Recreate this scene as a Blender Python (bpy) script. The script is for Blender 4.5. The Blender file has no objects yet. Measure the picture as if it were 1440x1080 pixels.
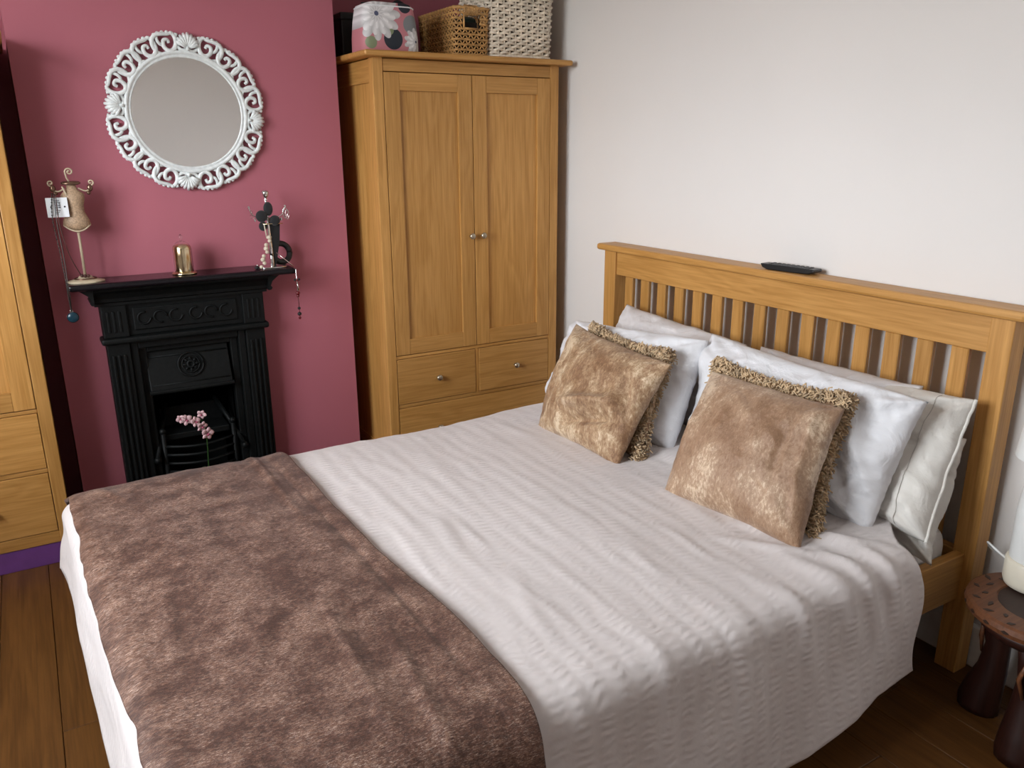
import bpy, bmesh, math, random
import numpy as np
from mathutils import Vector, Matrix

random.seed(7)
SC = bpy.context.scene
COL = SC.collection
PI = math.pi

# ------------------------------------------------------------------ camera
F_PX = 1129.77
YAW, PITCH, ROLL = math.radians(30.742), math.radians(16.617), math.radians(-0.349)
CAM_H = 1.43
fw = Vector((math.sin(YAW)*math.cos(PITCH), math.cos(YAW)*math.cos(PITCH), -math.sin(PITCH)))
r0 = Vector((math.cos(YAW), -math.sin(YAW), 0)); u0 = r0.cross(fw)
rt = math.cos(ROLL)*r0 + math.sin(ROLL)*u0
up = -math.sin(ROLL)*r0 + math.cos(ROLL)*u0
cam_data = bpy.data.cameras.new('camera'); cam = bpy.data.objects.new('camera', cam_data); COL.objects.link(cam)
cam_data.sensor_width = 36.0; cam_data.lens = 36.0*F_PX/1440.0; cam_data.clip_start = 0.02
cam.matrix_world = Matrix(((rt.x, up.x, -fw.x, 0), (rt.y, up.y, -fw.y, 0), (rt.z, up.z, -fw.z, CAM_H), (0, 0, 0, 1)))
SC.camera = cam

# ------------------------------------------------------------------ daylight and exposure
SKY_STRENGTH = 20.0
WIN_Y0, WIN_Y1, WIN_Z0, WIN_Z1 = 0.85, 2.40, 1.12, 2.40      # window opening in the left wall
XL, XR, YB, YF, ZC = -1.25, 2.13, 3.60, -1.2, 2.56             # room shell
world = bpy.data.worlds.new('world'); SC.world = world; world.use_nodes = True
wn = world.node_tree; wn.nodes.clear()
w_out = wn.nodes.new('ShaderNodeOutputWorld'); w_bg = wn.nodes.new('ShaderNodeBackground')
w_tc = wn.nodes.new('ShaderNodeTexCoord'); w_sep = wn.nodes.new('ShaderNodeSeparateXYZ'); w_ramp = wn.nodes.new('ShaderNodeValToRGB')
w_map = wn.nodes.new('ShaderNodeMapRange'); w_map.inputs['From Min'].default_value = -1; w_map.inputs['From Max'].default_value = 1
wn.links.new(w_tc.outputs['Generated'], w_sep.inputs[0]); wn.links.new(w_sep.outputs['Z'], w_map.inputs['Value'])
wn.links.new(w_map.outputs[0], w_ramp.inputs[0]); wn.links.new(w_ramp.outputs[0], w_bg.inputs['Color']); wn.links.new(w_bg.outputs[0], w_out.inputs[0])
w_ramp.color_ramp.elements[0].position = 0.46; w_ramp.color_ramp.elements[0].color = (0.20, 0.20, 0.18, 1)   # street below the horizon
w_ramp.color_ramp.elements[1].position = 0.52; w_ramp.color_ramp.elements[1].color = (0.90, 0.95, 1.0, 1)    # overcast sky
w_bg.inputs['Strength'].default_value = SKY_STRENGTH
pl = bpy.data.lights.new('window_portal', 'AREA'); pl.shape = 'RECTANGLE'
pl.size = WIN_Y1-WIN_Y0; pl.size_y = WIN_Z1-WIN_Z0; pl.cycles.is_portal = True
po = bpy.data.objects.new('window_portal', pl); COL.objects.link(po)
po.location = (XL-0.02, (WIN_Y0+WIN_Y1)/2, (WIN_Z0+WIN_Z1)/2); po.rotation_euler = (0, -PI/2, PI)
po.rotation_euler = Vector((1, 0, 0)).to_track_quat('-Z', 'Y').to_euler()
pl.size, pl.size_y = WIN_Y1-WIN_Y0, WIN_Z1-WIN_Z0
SC.view_settings.view_transform = 'Standard'; SC.view_settings.look = 'None'
SC.view_settings.gamma = 1.0; SC.view_settings.use_curve_mapping = False
SC.view_settings.exposure = 0.36

# ------------------------------------------------------------------ materials
def lin(r, g, b):
    f = lambda c: (c/255/12.92) if c/255 <= 0.04045 else ((c/255+0.055)/1.055)**2.4
    return (f(r), f(g), f(b), 1)
class NT:
    """small helper around a material node tree"""
    def __init__(s, name):
        s.m = bpy.data.materials.new(name); s.m.use_nodes = True; s.t = s.m.node_tree
        s.b = s.t.nodes['Principled BSDF']
    def n(s, kind, **kw):
        nd = s.t.nodes.new(kind)
        for k, v in kw.items():
            if k in nd.inputs.keys(): nd.inputs[k].default_value = v
            else: setattr(nd, k, v)
        return nd
    def l(s, a, b): s.t.links.new(a, b)
    def math(s, op, a, b=None, c=None):
        nd = s.t.nodes.new('ShaderNodeMath'); nd.operation = op
        for i, v in enumerate((a, b, c)):
            if v is None: continue
            if isinstance(v, (int, float)): nd.inputs[i].default_value = v
            else: s.l(v, nd.inputs[i])
        return nd.outputs[0]
    def coord(s, scale=(1, 1, 1), kind='Object', rnd=0.0, rot=(0, 0, 0)):
        tc = s.n('ShaderNodeTexCoord'); mp = s.n('ShaderNodeMapping'); mp.inputs['Scale'].default_value = scale; mp.inputs['Rotation'].default_value = rot
        out = tc.outputs[kind]
        if rnd:
            oi = s.n('ShaderNodeObjectInfo'); ad = s.n('ShaderNodeVectorMath', operation='ADD')
            mu = s.math('MULTIPLY', oi.outputs['Random'], rnd)
            s.l(out, ad.inputs[0]); s.l(mu, ad.inputs[1]); out = ad.outputs[0]
        s.l(out, mp.inputs['Vector']); return mp.outputs[0]
    def noise(s, vec, scale=5, detail=4, rough=0.5, dist=0.0):
        nd = s.n('ShaderNodeTexNoise'); nd.inputs['Scale'].default_value = scale; nd.inputs['Detail'].default_value = detail
        nd.inputs['Roughness'].default_value = rough; nd.inputs['Distortion'].default_value = dist
        if vec is not None: s.l(vec, nd.inputs['Vector'])
        return nd.outputs['Fac']
    def ramp(s, fac, stops):
        nd = s.n('ShaderNodeValToRGB'); cr = nd.color_ramp
        while len(cr.elements) < len(stops): cr.elements.new(0.5)
        for e, (p, c) in zip(cr.elements, stops): e.position = p; e.color = c
        s.l(fac, nd.inputs[0]); return nd.outputs[0]
    def mix(s, fac, a, b, mode='MIX'):
        nd = s.n('ShaderNodeMix', data_type='RGBA', blend_type=mode)
        for i, v in ((0, fac), (6, a), (7, b)):
            if isinstance(v, (int, float)): nd.inputs[i].default_value = v
            elif isinstance(v, tuple): nd.inputs[i].default_value = v
            else: s.l(v, nd.inputs[i])
        return nd.outputs[2]
    def col(s, v):
        if isinstance(v, tuple): s.b.inputs['Base Color'].default_value = v
        else: s.l(v, s.b.inputs['Base Color'])
    def bump(s, h, strength=0.3, dist=0.01, prev=None):
        nd = s.n('ShaderNodeBump'); nd.inputs['Strength'].default_value = strength; nd.inputs['Distance'].default_value = dist
        s.l(h, nd.inputs['Height'])
        if prev is not None: s.l(prev, nd.inputs['Normal'])
        s.l(nd.outputs[0], s.b.inputs['Normal']); return nd.outputs[0]
    def set(s, **kw):
        for k, v in kw.items(): s.b.inputs[k.replace('_', ' ')].default_value = v
        return s
MT = {}
def plain(name, rgb, rough=0.5, metal=0.0, var=0.08, scale=20, bump=0.0, **kw):
    t = NT(name); f = t.noise(t.coord(), scale, 3)
    c = rgb; d = tuple(max(0, x*(1-var)) for x in c[:3])+(1,); e = tuple(min(1, x*(1+var)) for x in c[:3])+(1,)
    t.col(t.ramp(f, [(0.3, d), (0.7, e)])); t.set(Roughness=rough, Metallic=metal)
    for k, v in kw.items(): t.b.inputs[k.replace('_', ' ')].default_value = v
    if bump: t.bump(f, bump, 0.003)
    MT[name] = t.m; return t
def wood(name, axis, light, dark, rough=0.42, fig=1.0, rnd=7.0):
    t = NT(name)
    def sc(across, along): v = [across]*3; v[axis] = along; return tuple(v)
    v1 = t.coord(sc(9, 0.9), rnd=rnd); v2 = t.coord(sc(160, 5), rnd=rnd)
    big = t.noise(v1, 1.3, 3, 0.5, 0.6)
    rings = t.math('SINE', t.math('MULTIPLY', big, 46.0*fig)); rings = t.math('MULTIPLY_ADD', rings, 0.5, 0.5)
    fine = t.noise(v2, 1.0, 3, 0.6)
    f = t.math('ADD', t.math('MULTIPLY', rings, 0.16), t.math('MULTIPLY', fine, 0.84))
    mid = tuple((a+b)/2 for a, b in zip(light, dark))
    c = t.ramp(f, [(0.22, dark), (0.48, mid), (0.75, light)])
    oi = t.n('ShaderNodeObjectInfo'); hv = t.math('MULTIPLY_ADD', oi.outputs['Random'], 0.22, 0.89)
    hs = t.n('ShaderNodeHueSaturation'); t.l(hv, hs.inputs['Value']); t.l(c, hs.inputs['Color'])
    t.col(hs.outputs[0]); t.set(Roughness=rough); t.b.inputs['Specular IOR Level'].default_value = 0.4
    t.bump(fine, 0.08, 0.002); MT[name] = t.m
OAK_L, OAK_D = (0.58, 0.305, 0.092, 1), (0.38, 0.178, 0.040, 1)
for i, a in enumerate('xyz'): wood('oak_'+a, i, OAK_L, OAK_D)
wood('floor_wood', 1, (0.165, 0.068, 0.016, 1), (0.080, 0.030, 0.007, 1), 0.40, 0.6)
wood('stool_wood', 0, (0.19, 0.070, 0.028, 1), (0.10, 0.036, 0.015, 1), 0.45)
wood('stool_dark', 2, (0.035, 0.009, 0.005, 1), (0.018, 0.005, 0.003, 1), 0.45)
def wallmat(name, rgb, rough=0.75):
    t = NT(name); v = t.coord(); f = t.noise(v, 1.2, 3); g = t.noise(v, 260, 2)
    d = tuple(x*0.965 for x in rgb[:3])+(1,)
    t.col(t.ramp(f, [(0.35, d), (0.65, rgb)])); t.set(Roughness=rough); t.bump(g, 0.05, 0.002); MT[name] = t.m
wallmat('wall_white', (0.80, 0.765, 0.735, 1)); wallmat('wall_pink', lin(174, 99, 112)); wallmat('ceiling_white', (0.82, 0.80, 0.78, 1))
plain('paint_white', (0.78, 0.76, 0.73, 1), 0.4); plain('purple', lin(108, 62, 128), 0.5)
plain('frame_white', (0.74, 0.77, 0.765, 1), 0.45, var=0.1, scale=60)
plain('iron', (0.0035, 0.0042, 0.0042, 1), 0.55, var=0.3, scale=90, bump=0.15, Specular_IOR_Level=0.22)
plain('iron_gloss', (0.005, 0.004, 0.006, 1), 0.22, var=0.2, Specular_IOR_Level=0.4)
plain('soot', (0.002, 0.002, 0.002, 1), 0.95, Specular_IOR_Level=0.05)
plain('brass_knob', (0.50, 0.44, 0.34, 1), 0.3, 0.9); plain('silver', (0.75, 0.75, 0.74, 1), 0.15, 1.0); plain('chrome', (0.85, 0.86, 0.88, 1), 0.06, 1.0)
plain('gold', (0.72, 0.60, 0.38, 1), 0.14, 1.0); plain('black', (0.008, 0.008, 0.010, 1), 0.45); plain('black_velvet', (0.006, 0.006, 0.007, 1), 0.8, Sheen_Weight=0.3)
plain('remote_black', (0.008, 0.009, 0.011, 1), 0.35); plain('button_grey', (0.10, 0.10, 0.10, 1), 0.5); plain('stitch', (0.52, 0.49, 0.45, 1), 0.8)
plain('cream_metal', (0.56, 0.46, 0.32, 1), 0.5, 0.1); plain('teal', (0.006, 0.035, 0.055, 1), 0.2); plain('garnet', (0.12, 0.008, 0.012, 1), 0.15)
plain('chain', (0.055, 0.050, 0.045, 1), 0.35, 0.8); plain('brown_cord', (0.06, 0.018, 0.012, 1), 0.6); plain('card', (0.80, 0.82, 0.84, 1), 0.6, var=0.02); plain('ink', (0.12, 0.13, 0.15, 1), 0.7)
plain('bead', (0.62, 0.54, 0.42, 1), 0.4); plain('bronze', (0.20, 0.12, 0.08, 1), 0.25, 0.7)
plain('petal', (0.62, 0.40, 0.42, 1), 0.5, var=0.3, scale=60); plain('petal_heart', (0.35, 0.06, 0.12, 1), 0.5); plain('leaf', (0.018, 0.06, 0.010, 1), 0.4); plain('terracotta', (0.25, 0.10, 0.05, 1), 0.7)
plain('lamp_white', (0.80, 0.80, 0.78, 1), 0.3, var=0.02); plain('lamp_cream', (0.72, 0.66, 0.54, 1), 0.4, var=0.02); plain('cable_white', (0.8, 0.8, 0.8, 1), 0.4)
plain('stool_inlay', (0.030, 0.014, 0.008, 1), 0.5)
def glass(name, rough=0.0, tint=(1, 1, 1, 1)):
    t = NT(name); t.set(Roughness=rough, Transmission_Weight=1.0, IOR=1.45); t.col(tint); MT[name] = t.m
glass('glass')
t = NT('window_glass'); t.b.inputs['Base Color'].default_value = (1, 1, 1, 1); t.set(Roughness=0.0)
tr = t.n('ShaderNodeBsdfTransparent'); ms = t.n('ShaderNodeMixShader'); ms.inputs[0].default_value = 0.06
gl = t.n('ShaderNodeBsdfGlossy', Roughness=0.0); t.l(tr.outputs[0], ms.inputs[1]); t.l(gl.outputs[0], ms.inputs[2]); t.l(ms.outputs[0], t.t.nodes['Material Output'].inputs[0]); MT['window_glass'] = t.m
t = NT('mirror_glass'); t.set(Metallic=1.0, Roughness=0.02); f = t.noise(t.coord(), 3, 2); t.col(t.ramp(f, [(0, (0.95, 0.95, 0.945, 1)), (1, (0.97, 0.97, 0.965, 1))])); MT['mirror_glass'] = t.m
# bed linen
def linen(name, rgb, rough=0.85, wr=0.45, scale=11):
    t = NT(name); v = t.coord(); a = t.noise(v, scale, 5, 0.55, 0.8); b = t.noise(v, 420, 2)
    d = tuple(x*0.95 for x in rgb[:3])+(1,)
    t.col(t.ramp(a, [(0.3, d), (0.7, rgb)])); t.set(Roughness=rough); t.b.inputs['Sheen Weight'].default_value = 0.15
    n1 = t.bump(a, wr, 0.022); t.bump(b, 0.06, 0.001, n1); MT[name] = t.m
linen('linen_white', (0.80, 0.80, 0.825, 1)); linen('linen_grey', (0.72, 0.69, 0.69, 1)); linen('linen_cream', (0.76, 0.73, 0.68, 1)); linen('sheet', (0.78, 0.76, 0.74, 1))
def seersucker(name, rgb):
    t = NT(name); tc = t.n('ShaderNodeTexCoord'); sp = t.n('ShaderNodeSeparateXYZ'); t.l(tc.outputs['UV'], sp.inputs[0])
    S, T = sp.outputs[0], sp.outputs[1]
    big = t.noise(tc.outputs['UV'], 5, 3); fin = t.noise(tc.outputs['UV'], 22, 2, 0.5)
    s2 = t.math('MULTIPLY_ADD', big, 0.06, S)
    stripe = t.math('SINE', t.math('MULTIPLY', s2, 2*PI/0.050)); stripe = t.math('MULTIPLY_ADD', stripe, 0.5, 0.5); stripe = t.math('POWER', stripe, 0.9)
    puck = t.math('SINE', t.math('ADD', t.math('MULTIPLY', T, 2*PI/0.0190), t.math('MULTIPLY', fin, 9.0)))
    puck = t.math('MULTIPLY_ADD', puck, 0.5, 0.5)
    h = t.math('MULTIPLY', t.math('MULTIPLY', stripe, puck), t.math('MULTIPLY_ADD', big, 1.4, 0.1))
    d = tuple(x*0.96 for x in rgb[:3])+(1,)
    t.col(t.ramp(big, [(0.3, d), (0.7, rgb)])); t.set(Roughness=0.8); t.b.inputs['Sheen Weight'].default_value = 0.12
    n1 = t.bump(t.math('MULTIPLY_ADD', stripe, 0.10, h), 0.38, 0.0045)
    wr = t.noise(tc.outputs['UV'], 16, 5, 0.6, 0.9); t.bump(wr, 0.16, 0.008, n1); MT[name] = t.m
seersucker('duvet_cotton', (0.70, 0.645, 0.635, 1))
def velvet(name, stops, s1=16, fine=110, rough=0.38, bump=0.45, lo=0.43, hi=0.58, gw=0.25):
    t = NT(name); v = t.coord((1, 1.25, 0.6)); a = t.noise(v, s1, 8, 0.78, 0.25); b = t.noise(v, fine, 4, 0.75, 0.4); g = t.noise(t.coord(), 4.5, 2, 0.5, 0.3)
    f = t.math('ADD', t.math('ADD', t.math('MULTIPLY', a, 0.72-gw), t.math('MULTIPLY', b, 0.28)), t.math('MULTIPLY', g, gw))
    t.col(t.ramp(f, [(lo+(hi-lo)*p, c) for p, c in stops])); t.set(Roughness=rough); t.b.inputs['Sheen Weight'].default_value = 0.12  # crushed-pile sheen is painted into the base colour as dark and pale patches
    n1 = t.bump(a, bump, 0.02); t.bump(b, bump*0.8, 0.004, n1); MT[name] = t.m
velvet('velvet_gold', [(0.0, (0.22, 0.110, 0.050, 1)), (0.35, (0.34, 0.195, 0.100, 1)), (0.65, (0.48, 0.32, 0.185, 1)), (1.0, (0.74, 0.58, 0.40, 1))], 17, 110)
velvet('velvet_rose', [(0.0, (0.25, 0.135, 0.072, 1)), (0.4, (0.345, 0.208, 0.125, 1)), (0.7, (0.43, 0.28, 0.178, 1)), (1.0, (0.68, 0.52, 0.37, 1))], 13, 120, gw=0.40, bump=0.35)
def throwmat():
    t = NT('velvet_brown'); v = t.coord(kind='UV')
    a = t.noise(v, 9, 8, 0.80, 0.0); b = t.noise(t.coord((1, 2.2, 1), 'UV', rot=(0, 0, 0.4)), 90, 5, 0.78, 0.0)
    f = t.math('ADD', t.math('MULTIPLY', a, 0.5), t.math('MULTIPLY', b, 0.5))
    base = t.ramp(f, [(0.445, (0.055, 0.018, 0.010, 1)), (0.495, (0.105, 0.041, 0.024, 1)), (0.54, (0.155, 0.070, 0.043, 1)), (0.60, (0.30, 0.168, 0.112, 1))])
    st = None
    for rot, off in ((0.3, 1.0), (1.25, 2.0), (2.2, 3.0)):        # brushed fibres lying in several directions
        n = t.noise(t.coord((1, 7.0, 1), 'UV', rot=(0, 0, rot)), 60*(1+0.12*off), 4, 0.85, 0.2)
        m = t.ramp(n, [(0.575, (0, 0, 0, 1)), (0.625, (1, 1, 1, 1))]); st = m if st is None else t.math('MAXIMUM', st, m)
    streak = t.math('MULTIPLY', st, t.ramp(a, [(0.43, (0.10, 0.10, 0.10, 1)), (0.58, (0.85, 0.85, 0.85, 1))]))
    t.col(t.mix(streak, base, (0.70, 0.54, 0.45, 1))); t.set(Roughness=0.5); t.b.inputs['Sheen Weight'].default_value = 0.10
    n1 = t.bump(a, 0.3, 0.02); t.bump(b, 0.4, 0.004, n1); MT['velvet_brown'] = t.m
throwmat()
plain('shag', (0.56, 0.40, 0.235, 1), 0.8, var=0.35, scale=45, Sheen_Weight=0.3)
plain('wicker_brown', (0.50, 0.275, 0.095, 1), 0.5, var=0.35, scale=60, bump=0.2)
plain('wicker_white', (0.80, 0.70, 0.57, 1), 0.6, var=0.25, scale=45, bump=0.2)
plain('basket_dark', (0.012, 0.007, 0.004, 1), 0.9); plain('basket_inner', (0.09, 0.062, 0.04, 1), 0.9); plain('dark_green', (0.004, 0.02, 0.012, 1), 0.5)
plain('lace', (0.40, 0.27, 0.17, 1), 0.6, var=0.35, scale=220)
def floral():
    t = NT('floral_print'); tc = t.n('ShaderNodeTexCoord'); sp = t.n('ShaderNodeSeparateXYZ'); t.l(tc.outputs['Object'], sp.inputs[0]); X, Z = sp.outputs[0], sp.outputs[2]
    def polar(cx, cz):
        dx = t.math('SUBTRACT', X, cx); dz = t.math('SUBTRACT', Z, cz)
        return t.math('SQRT', t.math('ADD', t.math('MULTIPLY', dx, dx), t.math('MULTIPLY', dz, dz))), t.math('ARCTAN2', dz, dx)
    def disc(c, cx, cz, R, colr):
        r, a = polar(cx, cz); return t.mix(t.math('LESS_THAN', r, R), c, colr)
    def flower(c, cx, cz, R, n):
        r, a = polar(cx, cz)
        for k, (rr, ph, tone) in enumerate(((1.0, 0.0, 0.60), (0.80, 0.9, 0.76), (0.56, 0.3, 0.84), (0.34, 1.2, 0.70))):
            pet = t.math('ABSOLUTE', t.math('COSINE', t.math('MULTIPLY_ADD', a, n/2, ph)))
            lim = t.math('MULTIPLY_ADD', t.math('POWER', pet, 0.6), 0.42*rr*R, 0.58*rr*R)
            m = t.math('LESS_THAN', r, lim)
            vein = t.math('MULTIPLY_ADD', t.math('POWER', pet, 3.0), 0.25, 0.75)
            cc = t.n('ShaderNodeCombineColor'); 
            for i, q in enumerate((1.0, 0.98, 0.99)): t.l(t.math('MULTIPLY', vein, tone*q), cc.inputs[i])
            c = t.mix(m, c, cc.outputs[0])
        return disc(c, cx, cz, 0.09*R, (0.06, 0.07, 0.13, 1))
    c = t.mix(0.0, lin(190, 122, 130), (0, 0, 0, 1))
    c = disc(c, 0.082, 0.100, 0.034, (0.20, 0.21, 0.22, 1)); c = disc(c, 0.004, 0.046, 0.038, (0.014, 0.020, 0.032, 1)); c = disc(c, 0.058, 0.165, 0.026, (0.014, 0.020, 0.032, 1))
    c = disc(c, -0.012, 0.078, 0.020, (0.20, 0.24, 0.13, 1)); c = disc(c, -0.085, 0.030, 0.022, (0.22, 0.26, 0.15, 1))
    c = flower(c, -0.058, 0.132, 0.096, 12); c = flower(c, 0.098, 0.040, 0.050, 11)
    t.col(c); t.set(Roughness=0.55); MT['floral_print'] = t.m
floral()

# ------------------------------------------------------------------ mesh helpers
class MB:
    def __init__(s): s.v = []; s.f = []
    def add(s, vs, fs):
        o = len(s.v); s.v += [tuple(v) for v in vs]; s.f += [tuple(i+o for i in f) for f in fs]; return s
    def box(s, x0, x1, y0, y1, z0, z1):
        vs = [(x, y, z) for z in (z0, z1) for y in (y0, y1) for x in (x0, x1)]
        return s.add(vs, [(0, 2, 3, 1), (4, 5, 7, 6), (0, 1, 5, 4), (2, 6, 7, 3), (0, 4, 6, 2), (1, 3, 7, 5)])
    def tube(s, pts, r, n=8, caps=True, flat=1.0, nrm=None):
        pts = [Vector(p) for p in pts]; m = len(pts); rs = r if isinstance(r, (list, tuple)) else [r]*m
        vs = []; prev = None
        for i, p in enumerate(pts):
            d = (pts[min(i+1, m-1)]-pts[max(i-1, 0)])
            d = d.normalized() if d.length > 1e-9 else Vector((0, 0, 1))
            if nrm is not None: a = Vector(nrm)
            elif prev is None: a = Vector((0, 0, 1)) if abs(d.z) < 0.9 else Vector((1, 0, 0))
            else: a = prev
            a = (a-d*a.dot(d)); a = a.normalized() if a.length > 1e-6 else d.orthogonal().normalized()
            b = d.cross(a); prev = a
            for k in range(n):
                t = 2*PI*k/n; vs.append(p+a*(math.cos(t)*rs[i]*flat)+b*(math.sin(t)*rs[i]))
        fs = [(i*n+k, i*n+(k+1) % n, (i+1)*n+(k+1) % n, (i+1)*n+k) for i in range(m-1) for k in range(n)]
        if caps: fs += [tuple(range(n))[::-1], tuple((m-1)*n+k for k in range(n))]
        return s.add(vs, fs)
    def lathe(s, prof, n=32, c=(0, 0, 0), sx=1.0, sy=1.0, closed=True):
        vs = [(c[0]+r*sx*math.cos(2*PI*k/n), c[1]+r*sy*math.sin(2*PI*k/n), c[2]+z) for r, z in prof for k in range(n)]
        m = len(prof); fs = [(i*n+k, i*n+(k+1) % n, (i+1)*n+(k+1) % n, (i+1)*n+k) for i in range(m-1) for k in range(n)]
        if closed: fs += [tuple(range(n))[::-1], tuple((m-1)*n+k for k in range(n))]
        return s.add(vs, fs)
    def ball(s, c, r, n=10, sc=(1, 1, 1)):
        prof = [(max(1e-4, math.sin(PI*i/(n//2+2))), -math.cos(PI*i/(n//2+2))) for i in range(n//2+3)]
        vs = [(c[0]+r*sc[0]*q*math.cos(2*PI*k/n), c[1]+r*sc[1]*q*math.sin(2*PI*k/n), c[2]+r*sc[2]*z) for q, z in prof for k in range(n)]
        m = len(prof); return s.add(vs, [(i*n+k, i*n+(k+1) % n, (i+1)*n+(k+1) % n, (i+1)*n+k) for i in range(m-1) for k in range(n)])
    def grid(s, P, wrap=False):
        nu, nv = P.shape[:2]; vs = P.reshape(-1, 3).tolist()
        return s.add(vs, [(i*nv+j, (i+1)*nv+j, (i+1)*nv+j+1, i*nv+j+1) for i in range(nu-1) for j in range(nv-1)])
    def prism(s, poly, axis, a, b):
        """extrude a polygon given in the two other axes along axis from a to b"""
        n = len(poly); vs = []
        for h in (a, b):
            for p, q in poly:
                v = [p, q]; v.insert(axis, h); vs.append(v)
        return s.add(vs, [tuple(range(n)), tuple(range(n, 2*n))[::-1]]+[(i, i+n, (i+1) % n+n, (i+1) % n) for i in range(n)])
    def mesh(s, name, smooth=False, fix=True):
        me = bpy.data.meshes.new(name); me.from_pydata(s.v, [], s.f); me.update()
        if fix:
            bm = bmesh.new(); bm.from_mesh(me); bmesh.ops.recalc_face_normals(bm, faces=bm.faces); bm.to_mesh(me); bm.free()
        if smooth: me.polygons.foreach_set('use_smooth', [True]*len(me.polygons))
        return me
def link(name, me, mat, parent=None, loc=None):
    o = bpy.data.objects.new(name, me); COL.objects.link(o)
    if mat and me is not None and not me.materials: me.materials.append(MT[mat])
    if parent is not None: o.parent = parent
    if loc is not None: o.location = loc
    return o
def part(name, mb, mat, parent=None, bevel=0.0, smooth=False, seg=2, loc=None, angle=40):
    o = link(name, mb.mesh(name, smooth), mat, parent, loc)
    if bevel:
        m = o.modifiers.new('bevel', 'BEVEL'); m.width = bevel; m.segments = seg; m.limit_method = 'ANGLE'; m.angle_limit = math.radians(angle)
    return o
def empty(name, loc, label, cat, group=None):
    o = bpy.data.objects.new(name, None); COL.objects.link(o); o.location = loc; o.empty_display_size = 0.05
    return tag(o, label, cat, group)
def tag(o, label, cat, group=None):
    o['label'] = label; o['category'] = cat
    if group: o['group'] = group
    return o
def struct(o, label, cat):
    o['kind'] = 'structure'; o['label'] = label; o['category'] = cat; return o
def catmull(pts, k=6):
    pts = [Vector(p) for p in pts]; out = []
    for i in range(len(pts)-1):
        a, b, c, d = pts[max(i-1, 0)], pts[i], pts[i+1], pts[min(i+2, len(pts)-1)]
        for j in range(k):
            t = j/k; out.append(0.5*((2*b)+(c-a)*t+(2*a-5*b+4*c-d)*t*t+(3*b-a-3*c+d)*t**3))
    return out+[pts[-1]]
# smooth lattice noise on numpy arrays
def vnoise(x, y, seed=0):
    rng = np.random.RandomState(seed); L = rng.rand(64, 64)
    xi = np.floor(x).astype(int); yi = np.floor(y).astype(int); fx = x-xi; fy = y-yi
    fx = fx*fx*fx*(fx*(fx*6-15)+10); fy = fy*fy*fy*(fy*(fy*6-15)+10)
    g = lambda a, b: L[a % 64, b % 64]
    return (g(xi, yi)*(1-fx)+g(xi+1, yi)*fx)*(1-fy)+(g(xi, yi+1)*(1-fx)+g(xi+1, yi+1)*fx)*fy-0.5
def fbm(x, y, seed=0, oct=4, gain=0.5):
    r = 0; a = 1.0
    for i in range(oct): r = r+a*vnoise(x*2**i+i*7.3, y*2**i+i*3.1, seed+i); a *= gain
    return r
def ridged(x, y, seed=0, oct=3):
    r = 0; a = 1.0
    for i in range(oct): r = r+a*(1-2*np.abs(vnoise(x*2**i, y*2**i, seed+i)))**3; a *= 0.5
    return r
def crease(U, V, u0, v0, u1, v1, w, amp):
    dx, dy = u1-u0, v1-v0; L2 = dx*dx+dy*dy
    t = np.clip(((U-u0)*dx+(V-v0)*dy)/L2, 0, 1); d2 = (U-u0-t*dx)**2+(V-v0-t*dy)**2
    return amp*np.exp(-d2/(w*w))*(0.35+0.65*np.sin(PI*np.clip(t, 0.02, 0.98)))
def normals(P):
    du = np.gradient(P, axis=0); dv = np.gradient(P, axis=1); n = np.cross(du, dv)
    return n/(np.linalg.norm(n, axis=2, keepdims=True)+1e-12)

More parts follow.
